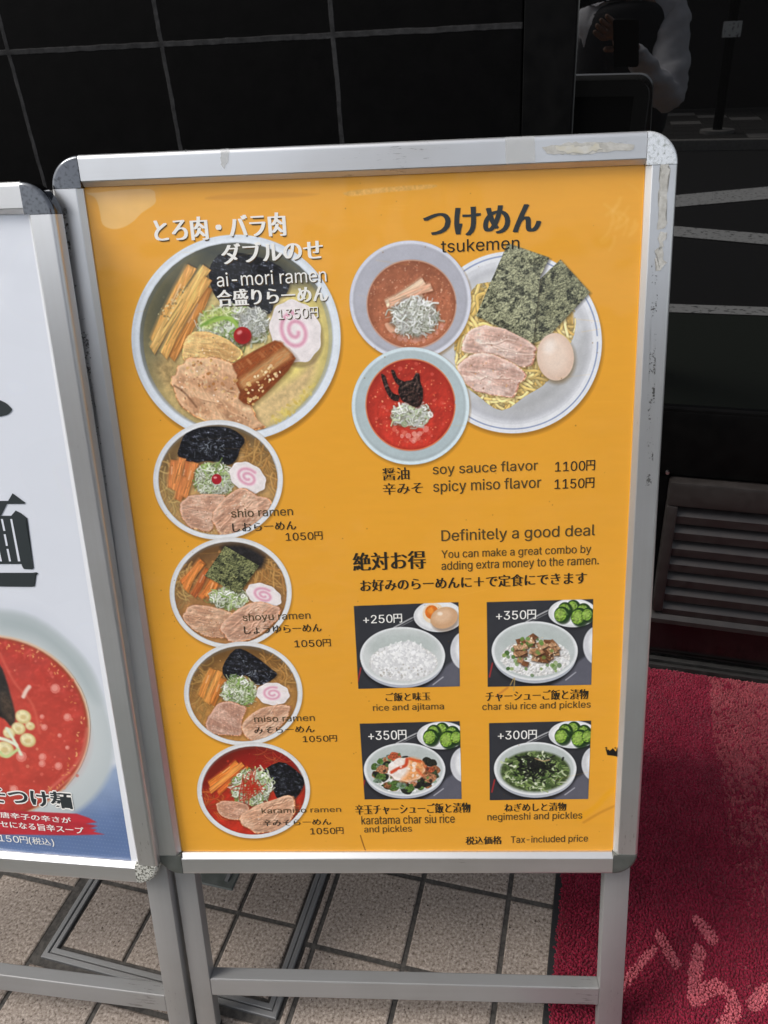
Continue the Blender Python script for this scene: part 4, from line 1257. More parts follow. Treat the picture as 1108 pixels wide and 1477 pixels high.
S.scatter(ell(287, 440, 172, 170), 420, (2, 5), [(214, 150, 112), (196, 128, 92), (146, 84, 60), (232, 190, 160)], .6)
S.scatter([(150, 480), (240, 570), (380, 570), (430, 500), (340, 590), (230, 590)], 22, (7, 14), [(226, 180, 168), (216, 160, 146)], .5)
S.menma([((200, 470), (330, 400)), ((185, 440), (335, 345)), ((200, 440), (368, 372))], 30, [(222, 172, 144), (230, 184, 156), (212, 158, 130)])
S.fill([(180, 520), (200, 515), (222, 545), (200, 552)], (222, 170, 140), f=3)
S.negi(300, 490, 96, 80, 150, PALE, .6, .09, (196, 180, 164))
O = ell(283, 846, 235, 235); picture_outline('pale blue bowl of spicy red dipping broth', O)
S.bowl(283, 846, 235, 235, (206, 220, 224), (192, 60, 46), (0, -.02, .755, .775), rimw=.06, dark_side=(190, 206, 208))
S.line(ell(283, 841, 178, 182, n=60), 5, (224, 130, 84), f=2, a=.8)
S.scatter(ell(283, 840, 168, 172), 130, (2, 5), [(232, 130, 92), (236, 160, 120)], .7)
S.scatter(ell(283, 840, 160, 165), 26, (6, 11), [(226, 106, 92), (214, 84, 70)], .6)
S.scatter([(200, 930), (280, 960), (360, 930), (290, 1000)], 18, (7, 14), [(236, 170, 160), (226, 140, 120)], .7)
S.negi(285, 880, 80, 48, 130, PALE + [(206, 220, 180)], .6, .12, (200, 190, 160))
for P_ in ([(166, 722), (182, 728), (196, 770), (214, 796), (238, 806), (232, 826), (206, 818), (184, 782)], [(206, 706), (218, 706), (232, 736), (262, 752), (264, 768), (238, 764), (220, 744)],
           [(238, 768), (262, 748), (290, 742), (304, 716), (318, 720), (322, 752), (332, 780), (330, 826), (312, 852), (288, 838), (254, 828), (236, 796)], [(262, 800), (290, 790), (316, 812), (312, 848), (280, 840)]):
    S.fill(np.array(P_) + 3, (90, 20, 14), f=8, a=.6)
    S.fill(P_, (46, 33, 30), f=2.5, n=.5, ns=7, emb=2.2, spec=.5); S.fill(P_, (58, 44, 40), f=4, a=.5, col2=(34, 24, 22), thr=.5, ns=5, emb=1.6, spec=.6)
S.line([(246, 776), (270, 758), (296, 752)], 5, (128, 106, 96), f=4, a=.6); S.line([(306, 730), (314, 760), (310, 790)], 4, (120, 98, 88), f=4, a=.6); S.line([(176, 736), (190, 776)], 4, (110, 88, 80), f=3, a=.6)
S.scatter([(245, 770), (320, 740), (320, 830), (260, 810)], 20, (3, 8), [(112, 86, 74), (80, 60, 52)], .6)

# 9-12 rice dishes
RICE = [(238, 238, 236), (224, 224, 224), (248, 248, 246), (210, 210, 210)]


def dish_photo(label, rect, bowl, dish, kind):
    x0, y0 = rect[0]
    picture_outline(label, rect)
    S.setclip(rect)
    S.fill(rect, (56, 57, 62), f=1, smooth=False, n=.06, ns=60)
    cx, cy, rx, ry = bowl
    S.fill([(cx + rx * .6, cy + ry * .95), (cx + rx * 1.25, cy + ry * .1), (cx + rx * 2, cy + ry * .1), (cx + rx * 2, cy + ry * 2), (cx, cy + ry * 1.6)], (98, 98, 108), f=8)
    S.line([(cx - rx * .2, cy - ry * .95), (cx + rx * .35, cy - ry * 1.35), (cx + rx * .8, cy - ry * 1.5)], 6, (206, 206, 206), f=3, a=.8)
    S.line([(cx - rx * .1, cy - ry * .95), (cx + rx * .38, cy - ry * 1.28), (cx + rx * .8, cy - ry * 1.42)], 3, (190, 190, 190), f=3, a=.6)
    S.line([(cx - rx * 1.05, cy + ry * .85), (cx - rx * .98, cy + ry * .4)], 6, (190, 50, 50), f=3, a=.8)
    S.line([(cx + rx * .72, cy + ry * .95), (cx + rx * .95, cy + ry * .7)], 4, (200, 200, 206), f=3, a=.8)
    # a second bowl cut by the right edge
    S.fill(ell(cx + rx * 1.5, cy - ry * .18, rx * .38, ry * .66), (206, 207, 210), f=3); S.fill(ell(cx + rx * 1.55, cy - ry * .22, rx * .3, ry * .52), (232, 232, 232), f=8)
    # side dish
    dx, dy, da, db = dish
    S.fill(ell(dx, dy + db * .12, da, db), (28, 28, 32), f=12, a=.7)
    S.fill(ell(dx, dy, da, db), (212, 213, 214), f=2); S.fill(ell(dx + 2, dy - db * .06, da * .9, db * .86), (234, 234, 233), f=8); S.fill(ell(dx + 4, dy + db * .02, da * .7, db * .62), (222, 222, 221), f=14)
    if kind == 'egg':
        S.fill(ell(dx - 20, dy - 12, 42, 40, -20), (236, 214, 184), f=2.5); S.fill(ell(dx - 26, dy - 16, 26, 27, -10), (226, 120, 40), f=3, n=.15, ns=6); S.fill(ell(dx - 30, dy - 22, 12, 11), (242, 160, 70), f=6, a=.8)
        S.fill(ell(dx + 26, dy + 14, 56, 44, -18), (110, 76, 46), f=8, a=.5)
        S.fill(ell(dx + 22, dy + 6, 54, 41, -18), (206, 164, 126), f=2.5); S.fill(ell(dx + 16, dy - 2, 36, 26, -18), (226, 190, 156), f=14, a=.9); S.fill(ell(dx + 6, dy - 10, 10, 7), (248, 232, 214), f=5, a=.9)
    else:
        for ax, ay, r in ((2, -24, 26), (-30, -14, 27), (42, -10, 27), (-42, 6, 30), (26, 14, 33), (60, 6, 26)):
            S.fill(ell(dx + ax + 4, dy + ay + 6, r * 1.02, r * 1.06), (26, 44, 20), f=5, a=.8)
            S.fill(ell(dx + ax, dy + ay, r, r * 1.04, 20), (38, 66, 30), f=2); S.fill(ell(dx + ax - r * .2, dy + ay + r * .04, r * .76, r * .86, 20), (124, 158, 62), f=3, n=.2, ns=5, emb=.8)
            S.fill(ell(dx + ax - r * .26, dy + ay, r * .46, r * .54, 20), (156, 184, 92), f=5, a=.8, n=.2, ns=4); S.line([(dx + ax + r * .3, dy + ay - r * .6), (dx + ax + r * .7, dy + ay)], 5, (150, 180, 110), f=3, a=.5)
    # main bowl, seen from the side a little
    S.fill(ell(cx, cy + ry * .2, rx * .96, ry * .95), (20, 20, 24), f=16, a=.7)
    S.fill(ell(cx, cy + ry * .14, rx * .97, ry * .92), (178, 182, 190), f=2.5)
    S.fill(ell(cx, cy, rx, ry * .97), (222, 224, 224), f=2)
    S.fill(ell(cx, cy, rx * .93, ry * .9), (192, 198, 196) if kind != 'egg' else (206, 210, 208), f=4)
    S.fill(ell(cx, cy - ry * .3, rx * .8, ry * .5), (182, 190, 186), f=24, a=.8)
    R = ell(cx + rx * .02, cy + ry * .22, rx * .80, ry * .60)
    S.fill(R, (212, 210, 206), f=5, n=.08, ns=5, emb=.4)
    if kind == 'egg':
        S.fill([(cx - rx * .75, cy + ry * .3), (cx - rx * .3, cy - ry * .2), (cx + rx * .2, cy - ry * .5), (cx + rx * .55, cy - ry * .1), (cx + rx * .8, cy + ry * .3), (cx + rx * .4, cy + ry * .75), (cx - rx * .4, cy + ry * .75)], (214, 214, 214), f=4)
        R = np.vstack([R, ])
        for c_ in range(2): S.scatter(ell(cx + rx * .02, cy + ry * (.2 - .05 * c_), rx * (.78 - .1 * c_), ry * .6), 300, (4, 8), RICE, .85, .45)
        S.scatter(ell(cx + rx * .1, cy - ry * .2, rx * .4, ry * .3), 120, (4, 8), RICE, .9, .45)
        S.scatter(ell(cx, cy + ry * .5, rx * .7, ry * .25), 40, (3, 6), [(170, 168, 160), (150, 140, 126)], .5, .5)
    else:
        S.scatter(R, 240, (4, 8), RICE, .8, .45)
    if kind == 'pork':
        S.scatter(R, 26, (6, 11), [(96, 130, 60), (130, 158, 80), (70, 104, 48)], .9, .7)
        for k in range(34):
            t = random.uniform(0, 6.28); r = math.sqrt(random.random()); x, y = cx + 2 + rx * .46 * r * math.cos(t), cy + ry * .02 + ry * .48 * r * math.sin(t); s = random.uniform(14, 25)
            a = random.uniform(0, 1.6); P = [(x + s * math.cos(a + i * 1.57) * 1.15, y + s * .8 * math.sin(a + i * 1.57)) for i in range(4)]
            S.fill([(u + 3, v + 5) for u, v in P], (52, 34, 22), f=6, a=.7, smooth=False)
            S.fill(P, random.choice([(170, 126, 90), (150, 104, 70), (190, 150, 114), (122, 80, 52)]), f=2.5, smooth=False, n=.3, ns=5)
        S.scatter(ell(cx, cy, rx * .5, ry * .5), 34, (2.5, 4.5), [(240, 226, 196), (226, 206, 168)], .9, .5)
        S.scatter(ell(cx, cy + ry * .1, rx * .66, ry * .55), 22, (6, 10), [(86, 122, 54), (112, 146, 72)], .9, .7)
    if kind == 'karatama':
        for k in range(70):
            t = random.uniform(0, 6.28); r = .55 + .38 * random.random(); x, y = cx + rx * .82 * r * math.cos(t), cy + ry * .1 + ry * .74 * r * math.sin(t); s = random.uniform(12, 26)
            a = random.uniform(0, 3); P = [(x + s * math.cos(a + i * 1.26) * random.uniform(.7, 1.2), y + s * math.sin(a + i * 1.26) * random.uniform(.5, .9)) for i in range(5)]
            S.fill(P, random.choice([(44, 46, 40), (36, 36, 34), (140, 92, 62), (168, 116, 84), (84, 112, 56), (60, 70, 50), (178, 90, 60), (120, 140, 120)]), f=2.5, n=.5, ns=4)
        S.scatter(ell(cx, cy + ry * .1, rx * .8, ry * .72), 50, (4, 8), [(70, 110, 50), (110, 146, 80), (30, 30, 30)], .8)
        S.fill(ell(cx + 8, cy + 6, rx * .46, ry * .44), (120, 60, 40), f=8, a=.5)
        S.fill(ell(cx + 6, cy, rx * .45, ry * .44, 0, 44, .04), (238, 226, 216), f=3, n=.05, ns=10)
        S.fill([(cx + 20, cy - 44), (cx + 70, cy - 30), (cx + 76, cy + 10), (cx + 40, cy + 40), (cx - 14, cy + 44), (cx + 14, cy + 8)], (228, 150, 84), f=14, a=.85, n=.2, ns=6)
        S.line([(cx + 10, cy - 40), (cx + 4, cy - 16), (cx - 24, cy - 4), (cx - 52, cy + 12)], 13, (206, 66, 30), f=5, a=.9); S.line([(cx + 20, cy - 42), (cx + 60, cy - 30)], 11, (216, 92, 44), f=5, a=.9); S.line([(cx + 50, cy), (cx + 70, cy + 24)], 10, (220, 96, 50), f=6, a=.7)
        S.scatter(ell(cx, cy, rx * .4, ry * .38), 16, (5, 11), [(250, 242, 236)], .8)
    if kind == 'greens':
        S.fill(ell(cx, cy + ry * .1, rx * .84, ry * .74), (78, 94, 56), f=8, n=.4, ns=7)
        for k in range(230):
            t = random.uniform(0, 6.28); r = math.sqrt(random.random()); x, y = cx + rx * .72 * r * math.cos(t), cy + ry * .1 + ry * .64 * r * math.sin(t); a = random.uniform(0, 6.28); l = random.uniform(14, 34)
            c_ = random.choice([(116, 138, 80), (150, 168, 112), (92, 116, 64), (196, 206, 168), (66, 88, 48), (216, 220, 196), (134, 156, 92)])
            S.line([(x, y), (x + l * .5 * math.cos(a) - 5, y + l * .35 * math.sin(a)), (x + l * math.cos(a), y + l * .7 * math.sin(a))], random.uniform(3, 7), c_, f=2.5, a=.9)
            if k % 3 == 0: S.dab(x + l * math.cos(a), y + l * .7 * math.sin(a), random.uniform(5, 9), c_, asp=.7, rot=random.uniform(0, 180))
        for k in range(190):
            x, y = cx + random.gauss(0, rx * .24), cy - ry * .06 + random.gauss(0, ry * .2); a = random.uniform(0, 3.1); l = random.uniform(8, 22)
            S.line([(x, y), (x + l * math.cos(a), y + l * .7 * math.sin(a))], random.uniform(4, 9), random.choice([(26, 28, 26), (38, 42, 34), (16, 18, 18)]), f=3, a=.85)
        S.line([(cx, cy - 40), (cx + 30, cy - 30), (cx + 54, cy - 34)], 5, (206, 170, 130), f=3, a=.8)
    S.setclip()


S.frame(490, 650, 2.702)
dish_photo('photo of plain rice with a boiled egg beside it', [(55, 605), (463, 590), (468, 918), (73, 928)], (245, 800, 166, 117), (385, 645, 97, 62), 'egg')
dish_photo('photo of rice topped with diced pork', [(573, 590), (988, 578), (980, 912), (577, 920)], (760, 780, 168, 119), (908, 632, 95, 56), 'pork')
S.frame(490, 980, 2.702)
dish_photo('photo of rice topped with an egg in red sauce', [(78, 172), (468, 162), (475, 465), (97, 467)], (253, 350, 159, 107), (397, 218, 96, 54), 'karatama')
dish_photo('photo of rice topped with green sprouts', [(582, 170), (980, 160), (968, 465), (585, 470)], (762, 347, 161, 107), (910, 214, 96, 54), 'greens')

S.setclip()
# the pictures are photographs: a little grain and softness, colours a little thinned by the inks and the film
fin = np.zeros((S.h, S.w), np.float32)
for P_ in OUT.values():
    q_ = np.stack([(P_[:, 0] - S.u0) * S.ppm, (S.v1 - P_[:, 1]) * S.ppm], 1); (y0, y1, x0, x1), mk_ = S._poly(q_, 2)
    fin[y0:y1, x0:x1] = np.maximum(fin[y0:y1, x0:x1], mk_)
g_ = S.a.mean(2, keepdims=True)
b_ = S.a.copy()
b_[1:-1, 1:-1] = (S.a[1:-1, 1:-1] * 4 + S.a[:-2, 1:-1] + S.a[2:, 1:-1] + S.a[1:-1, :-2] + S.a[1:-1, 2:]) / 8
b2_ = S.a.copy()
for _ in range(3): b2_[2:-2, 2:-2] = (b2_[2:-2, 2:-2] * 2 + b2_[:-4, 2:-2] + b2_[4:, 2:-2] + b2_[2:-2, :-4] + b2_[2:-2, 4:]) / 6
f_ = b_ + (S.a - b2_) * .42                     # printed photographs are sharpened
f_ = ((f_ * .97 + g_ * .03) - .5) * 1.07 + .5
X, Y = np.meshgrid(np.arange(S.w, dtype=np.float32), np.arange(S.h, dtype=np.float32))
f_ *= (1 + .05 * (fbm(X / 2.6, Y / 2.6, 2) - .5) + .06 * (fbm(X / 14 + 3, Y / 14) - .5))[..., None]
S.a = (S.a * (1 - fin[..., None]) + np.clip(f_, 0, 1) * fin[..., None]).astype(np.float32)

# painted on the sheet: pale sky sheen where the film clings, wrinkle highlights, scuffs, a torn hole, a crease, specks
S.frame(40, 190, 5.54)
FILM_SHEEN = [(470, 490), (560, 486), (700, 470), (980, 458), (1022, 525), (1012, 580), (910, 650), (850, 712), (770, 762), (680, 778), (600, 742), (578, 650), (560, 570), (530, 520)]
S.fill(FILM_SHEEN, (240, 206, 158), f=2.2, a=.55, n=.06, ns=40)
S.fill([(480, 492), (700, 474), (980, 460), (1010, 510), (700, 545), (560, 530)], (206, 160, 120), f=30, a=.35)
S.frame(0, 0, 1)
for k in range(16):  # highlights on the film's wrinkles, painted as pale streaks
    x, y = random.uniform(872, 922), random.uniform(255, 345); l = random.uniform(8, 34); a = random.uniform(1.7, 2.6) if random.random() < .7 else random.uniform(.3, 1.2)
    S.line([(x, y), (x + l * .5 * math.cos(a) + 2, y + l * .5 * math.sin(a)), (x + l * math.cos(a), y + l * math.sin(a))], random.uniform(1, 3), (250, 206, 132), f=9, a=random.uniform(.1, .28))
S.fill([(505, 275), (620, 266), (621, 272), (560, 277), (506, 283)], (226, 190, 140), f=3, a=.4, n=.3, ns=5)
S.fill([(305, 283), (380, 277), (460, 280), (400, 286), (306, 288)], (190, 124, 40), f=5, a=.35)
for k in range(70):
    x, y = random.uniform(262, 880), random.uniform(250, 1228)
    S.dab(x, y, random.uniform(.4, 1.1), (120, 74, 20), a=random.uniform(.2, .6))
for k in range(50): S.dab(240 + random.gauss(0, 18) + random.random() * 20, random.uniform(600, 1220), random.uniform(.3, .9), (110, 70, 26), a=.5)
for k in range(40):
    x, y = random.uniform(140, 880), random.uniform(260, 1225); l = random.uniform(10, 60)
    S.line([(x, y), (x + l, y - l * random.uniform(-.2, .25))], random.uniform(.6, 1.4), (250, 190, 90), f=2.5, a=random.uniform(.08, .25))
S.line([(836, 1180), (860, 1163), (876, 1146), (890, 1136)], 9, (240, 168, 20), f=8, a=.55); S.line([(842, 1186), (866, 1172), (892, 1160)], 4, (190, 120, 30), f=5, a=.45)
S.line([(520, 1205), (524, 1218), (527, 1226)], 1.6, (120, 70, 20), f=1.5, a=.8)
S.fill([(874, 1081), (880, 1083), (884, 1079), (888, 1084), (892, 1080), (896, 1082), (897, 1092), (884, 1090), (876, 1089)], (20, 18, 16), f=1.5, smooth=False)
S.fill([(886, 1088), (897, 1089), (897, 1102), (893, 1094)], (24, 22, 20), f=1.5, smooth=False)
for k in range(9): S.dab(874 + random.random() * 20, 1078 + random.random() * 5, random.uniform(.5, 1.3), (20, 18, 14), a=.8)
S.line([(736, 988), (742, 978), (741, 996)], 1.6, (190, 160, 96), f=1.5, a=.8); S.line([(716, 1004), (732, 992)], 3.2, (206, 128, 50), f=3, a=.8)

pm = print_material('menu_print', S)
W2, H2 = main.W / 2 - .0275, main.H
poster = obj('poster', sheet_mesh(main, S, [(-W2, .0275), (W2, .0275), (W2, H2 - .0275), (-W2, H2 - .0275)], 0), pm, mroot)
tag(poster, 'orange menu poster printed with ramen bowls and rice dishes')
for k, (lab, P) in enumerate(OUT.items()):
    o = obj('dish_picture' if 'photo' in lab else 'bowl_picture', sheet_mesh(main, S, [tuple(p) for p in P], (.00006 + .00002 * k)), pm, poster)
    tag(o, lab)
D, B_, Wt = M['ink'], M['ink_soft'], M['ink_white']
SH = [M['ink_white'], M['ink_shade']]


def t(text, tl, br, m=D, bold=0.0, off=0.0, drop=None): lettering(main, poster, S, text, tl, br, m, bold, off, drop)


BO = .03
S.frame(170, 280, 3.259)
t('とろ肉・バラ肉', (175, 116), (785, 195), SH, .05, -.006, True)
t('ダブルのせ', (490, 233), (960, 306), SH, .05, -.006, True)
t('ai-mori ramen', (465, 370), (980, 411), SH, 0, -.004, True)
t('合盛りらーめん', (470, 451), (985, 504), SH, .05, -.006, True)
t('1350円', (752, 538), (942, 580), SH, 0, .004, True)
S.frame(490, 280, 2.77)
t('つけめん', (340, 60), (800, 151), M['ink_big'], .055, -.004)
t('tsukemen', (405, 185), (718, 219), D, .006)
S.frame(490, 650, 2.702)
t('soy sauce flavor', (363, 52), (772, 86), B_, .008); t('1100円', (840, 42), (995, 76), D, .01, .006)
t('spicy miso flavor', (365, 117), (785, 155), B_, .008); t('1150円', (838, 110), (992, 144), D, .01, .006)
t('醤油', (168, 68), (270, 112), D, .036, -.012); t('辛みそ', (170, 127), (323, 166), D, .036, -.012)
t('Definitely a good deal', (397, 308), (995, 342), B_, .008)
t('You can make a great combo by', (397, 388), (980, 406), B_, .008); t('adding extra money to the ramen.', (397, 431), (1010, 452), B_, .008)
t('絶対お得', (54, 398), (333, 459), D, .04, -.008); t('お好みのらーめんに＋で定食にできます', (82, 503), (962, 518), D, .042, -.008)
t('+250円', (92, 640), (243, 669), Wt, .012, .006); t('+350円', (610, 624), (765, 655), Wt, .012, .006)
S.frame(490, 980, 2.702)
t('ご飯と味玉', (180, 52), (353, 81), D, .038, -.012); t('rice and ajitama', (130, 97), (406, 122), B_, .008)
t('チャーシューご飯と漬物', (570, 46), (968, 76), D, .038, -.012); t('char siu rice and pickles', (556, 92), (978, 116), B_, .008)
t('+350円', (112, 199), (260, 233), Wt, .012, .006); t('+300円', (617, 199), (768, 231), Wt, .012, .006)
t('辛玉チャーシューご飯と漬物', (62, 488), (508, 518), D, .038, -.012); t('karatama char siu rice', (85, 531), (448, 558), B_, .008); t('and pickles', (96, 570), (281, 599), B_, .008)
t('ねぎめしと漬物', (643, 483), (882, 511), D, .038, -.012); t('negimeshi and pickles', (576, 521), (945, 549), B_, .008)
t('税込価格', (492, 612), (630, 641), D, .038, -.012); t('Tax-included price', (667, 610), (967, 638), B_, .008)
S.frame(200, 590, 3.4625)
t('shio ramen', (462, 499), (770, 530), B_, .006); t('しおらーめん', (470, 570), (785, 601), D, .038, -.012); t('1050円', (735, 617), (918, 651), D, .006)
t('shoyu ramen', (520, 1022), (858, 1056), B_, .006); t('しょうゆらーめん', (528, 1084), (912, 1111), D, .038, -.012)
S.frame(240, 900, 3.693)
t('1050円', (683, 85), (875, 118), D, .006)
t('miso ramen', (468, 488), (790, 515), B_, .006); t('みそらーめん', (470, 548), (788, 576), D, .038, -.012); t('1050円', (727, 595), (908, 625), D, .006)
t('karamiso ramen', (508, 980), (930, 1000), B_, .006); t('辛みそらーめん', (515, 1041), (876, 1069), D, .038, -.012); t('1050円', (767, 1085), (943, 1117), D, .006)

# tape residue and tape on the rails


def ragged(pts, jag=.0012, k=7):
    P = []
    for i in range(len(pts)):
        a, c = np.array(pts[i]), np.array(pts[(i + 1) % len(pts)])
        n = max(2, int(np.hypot(*(c - a)) / .003))
        for j in range(n): P.append(a + (c - a) * j / n + rng.normal(0, jag, 2))
    return P


def rail_patch(name, pix, m, rail, jag=.0008, lift=.00035, b=main):
    P = ragged([np.array(b.uv(x, y, b.o)) for x, y in pix], jag)
    me = bpy.data.meshes.new(name); vs = [(u, -lift, b.L + v) for u, v in P]
    bm = bmesh.new(); f = bm.faces.new([bm.verts.new(v) for v in vs]); bmesh.ops.triangulate(bm, faces=[f]); bm.normal_update()
    if sum(x.normal.y for x in bm.faces) > 0: bmesh.ops.reverse_faces(bm, faces=bm.faces)
    bm.to_mesh(me); bm.free()
    return obj(name, me, m, rail)


rail_patch('tape_residue', [(782, 212), (830, 205), (880, 205), (916, 209), (914, 216), (880, 219), (838, 223), (790, 222)], M['residue'], mrails['t'], .0004)
rail_patch('tape_residue', [(800, 212), (862, 208), (868, 215), (845, 221), (820, 221)], M['residue_y'], mrails['t'], lift=.0006)
rail_patch('tape_strip', [(729, 198), (771, 196), (772, 233), (730, 236)], M['tape'], mrails['t'], .0001, .0004)
rail_patch('tape_scrap', [(319, 214), (331, 214), (330, 230), (323, 244), (319, 238)], M['tape'], mrails['t'], .0006, .0005)
rail_patch('tape_residue', [(953, 236), (965, 236), (963, 262), (962, 300), (960, 330), (949, 332), (950, 300), (951, 262)], M['residue'], mrails['r'])
rail_patch('tape_residue', [(951, 336), (960, 334), (961, 344), (956, 356), (949, 352)], M['residue'], mrails['r'], .0014)
rail_patch('tape_residue', [(946, 360), (953, 357), (959, 366), (957, 388), (945, 389)], M['residue'], mrails['r'], .0012)

m, nd, lk, p = material('dark_scuff', (.09, .088, .085), .7)
tc = N(nd, 'ShaderNodeTexCoord'); no = N(nd, 'ShaderNodeTexNoise', Scale=330, Detail=4, Roughness=.7); lk.new(tc.outputs['Object'], no.inputs['Vector'])
n2 = N(nd, 'ShaderNodeTexNoise', Scale=60, Detail=2); lk.new(tc.outputs['Object'], n2.inputs['Vector'])
ad = N(nd, 'ShaderNodeMath', operation='MULTIPLY'); lk.new(no.outputs[0], ad.inputs[0]); lk.new(n2.outputs[0], ad.inputs[1])
r = ramp(nd, [(.30, (0, 0, 0)), (.36, (1, 1, 1))]); lk.new(ad.outputs[0], r.inputs[0]); lk.new(r.outputs[0], p.inputs['Alpha'])
M['scuff'] = m
for pts_ in ([(103, 408), (116, 412), (126, 470), (132, 520), (122, 520), (112, 470)], [(118, 520), (130, 524), (146, 640), (154, 700), (146, 700), (132, 620)], [(86, 300), (96, 300), (104, 380), (98, 380)]):
    rail_patch('scuff_mark', pts_, M['scuff'], mrails['l'], .0006, .0003)
rail_patch('scuff_mark', [(940, 380), (948, 380), (940, 700), (932, 700)], M['scuff'], mrails['r'], .0006, .0003)
rail_patch('scuff_mark', [(220, 218), (300, 214), (300, 219), (220, 223)], M['scuff'], mrails['t'], .0004, .0003)

# ------------------------------------------------------------------ left board print
Q = Sheet(left, -.296, .296, .024, .872, 1500, (216, 220, 228))
X, Y = np.meshgrid(np.arange(Q.w), np.arange(Q.h))
Q.a *= (1 + .03 * (fbm(X / 300, Y / 300) - .5))[..., None].astype(np.float32)
Q.frame(0, 800, 2.954)
Q.fill([(-900, 240), (-300, 238), (0, 236), (150, 262), (290, 370), (385, 480), (440, 620), (480, 780), (477, 900), (700, 900), (700, 1500), (-900, 1500)], (176, 184, 196), f=60, a=.25)
Q.fill([(-900, 1060), (300, 1040), (477, 905), (700, 860), (700, 1600), (-900, 1600)], (150, 168, 196), f=16, smooth=False, n=.05, ns=30)
Q.fill([(-900, 1100), (300, 1080), (520, 1010), (700, 980), (700, 1600), (-900, 1600)], (108, 130, 170), f=90, smooth=False, n=.05, ns=30)
Q.fill([(-900, 1180), (700, 1120), (700, 1600), (-900, 1600)], (84, 108, 152), f=80, a=.6, smooth=False)
for a in range(-20, 40):
    for b in range(0, 24): Q.dab(a * 14 + (b % 2) * 7, 940 + b * 16 + a * 1.6, 2.4, (146, 164, 196), a=.35 if (a * 14 + 60) * .3 + (b * 16) > 140 else 0)
Q.fill([(-560, 760), (-500, 420), (-260, 250), (0, 238), (150, 272), (290, 372), (385, 482), (440, 620), (480, 780), (476, 900), (440, 985), (380, 1055), (310, 1104), (200, 1142), (0, 1165), (-300, 1160), (-500, 1000)], (186, 194, 196), f=14)
Q.fill([(-500, 760), (-440, 460), (-240, 300), (0, 290), (170, 335), (300, 440), (380, 570), (430, 740), (430, 880), (330, 1010), (200, 1080), (0, 1110), (-300, 1100)], (202, 208, 208), f=50, a=.8)
Q.fill([(0, 250), (150, 285), (280, 380), (370, 490), (420, 620), (380, 600), (280, 460), (150, 360), (0, 320)], (158, 170, 172), f=30, a=.6)
SP = ell(-50, 735, 436, 394, n=70)
Q.fill(SP, (224, 190, 160), f=5, smooth=False)
Q.fill(ell(-52, 737, 428, 387, n=70), (150, 66, 40), f=5, smooth=False)
Q.fill(ell(-54, 737, 421, 380, n=70), (184, 62, 52), f=8, smooth=False, n=.12, ns=22, emb=.07, spec=.1)
Q.fill(ell(40, 780, 280, 230), (200, 74, 60), f=80, a=.7, n=.12, ns=14)
Q.line([(0, 420), (60, 540), (140, 640), (170, 760)], 10, (222, 110, 90), f=6, a=.6); Q.line([(200, 1010), (300, 920), (350, 850), (372, 740)], 9, (236, 140, 124), f=7, a=.6); Q.line([(230, 1010), (320, 930), (362, 860)], 5, (246, 180, 166), f=5, a=.5)
for k in range(70):
    a = random.uniform(-1.5, 1.1); r = random.uniform(.9, .99); Q.dab(-54 + 421 * r * math.cos(a), 737 + 380 * r * math.sin(a), random.uniform(4, 8), random.choice([(226, 150, 90), (206, 120, 70), (236, 180, 120)]), asp=.5, rot=random.uniform(0, 180), a=.8)
for k in range(46): Q.dab(random.uniform(0, 330), random.uniform(400, 1000), random.uniform(3, 8), random.choice([(226, 112, 96), (232, 150, 120), (214, 90, 70)]), a=.6)
for x, y, r in ((288, 692, 18), (180, 690, 11), (190, 735, 15), (255, 770, 10), (288, 822, 10), (92, 860, 24), (236, 570, 22), (182, 862, 18), (180, 890, 16), (60, 1000, 20), (250, 900, 18)):
    Q.dab(x, y, r, (232, 136, 122), a=.75); Q.dab(x - 2, y - 2, r * .6, (240, 170, 156), a=.6)
Q.line([(100, 605), (112, 580), (126, 562)], 16, (240, 206, 190), f=4)
Q.fill([(-60, 450), (0, 470), (30, 540), (46, 600), (66, 690), (50, 730), (20, 700), (-60, 640)], (42, 38, 36), f=5, n=.5, ns=10); Q.fill([(0, 590), (40, 600), (60, 680), (46, 722), (10, 660)], (90, 72, 58), f=12, a=.7, n=.5, ns=6)
for x, y, r in ((100, 690, 34), (120, 790, 34), (80, 740, 30), (20, 830, 40), (40, 760, 26), (130, 730, 20)):
    Q.fill(ell(x, y, r, r * .86, 20), (214, 196, 132), f=4); Q.fill(ell(x - 3, y - 3, r * .8, r * .66, 20), (238, 226, 180), f=6, n=.1, ns=5); Q.fill(ell(x, y + 2, r * .4, r * .3), (206, 176, 110), f=5, a=.6)
Q.line([(30, 740), (60, 790), (90, 850)], 14, (226, 234, 206), f=4); Q.line([(-10, 780), (30, 790), (70, 810)], 16, (232, 238, 214), f=4); Q.line([(0, 840), (30, 860), (76, 830)], 12, (200, 216, 150), f=4)
Q.fill([(-700, 1060), (0, 1086), (200, 1098), (328, 1104), (380, 1122), (412, 1140), (368, 1146), (415, 1156), (384, 1166), (412, 1172), (398, 1180), (444, 1192), (300, 1196), (0, 1192), (-700, 1200)], (186, 44, 56), f=3, smooth=False, n=.12, ns=8, st=5)
Q.fill([(-40, 0), (140, -60), (30, 10)], (214, 219, 228), f=9, a=.0)
lpm = print_material('soup_print', Q)
W2, H2 = left.W / 2 - .0275, left.H
lposter = obj('poster', sheet_mesh(left, Q, [(-W2, .0275), (W2, .0275), (W2, H2 - .0275), (-W2, H2 - .0275)], 0), lpm, lroot)
tag(lposter, 'white poster with a large bowl of red dipping soup above a blue band')
bx_ = W2 + .0003
edge_w = .0052
obj('poster_margin', sheet_mesh(left, Q, [(W2 - .0125, .0278), (W2 - .0005, .0278), (W2 - .0005, H2 - .0278), (W2 - .0055, H2 - .0278)], .0012), material('white_paper_margin', tuple(lin((226, 228, 232))), .5)[0], lposter)
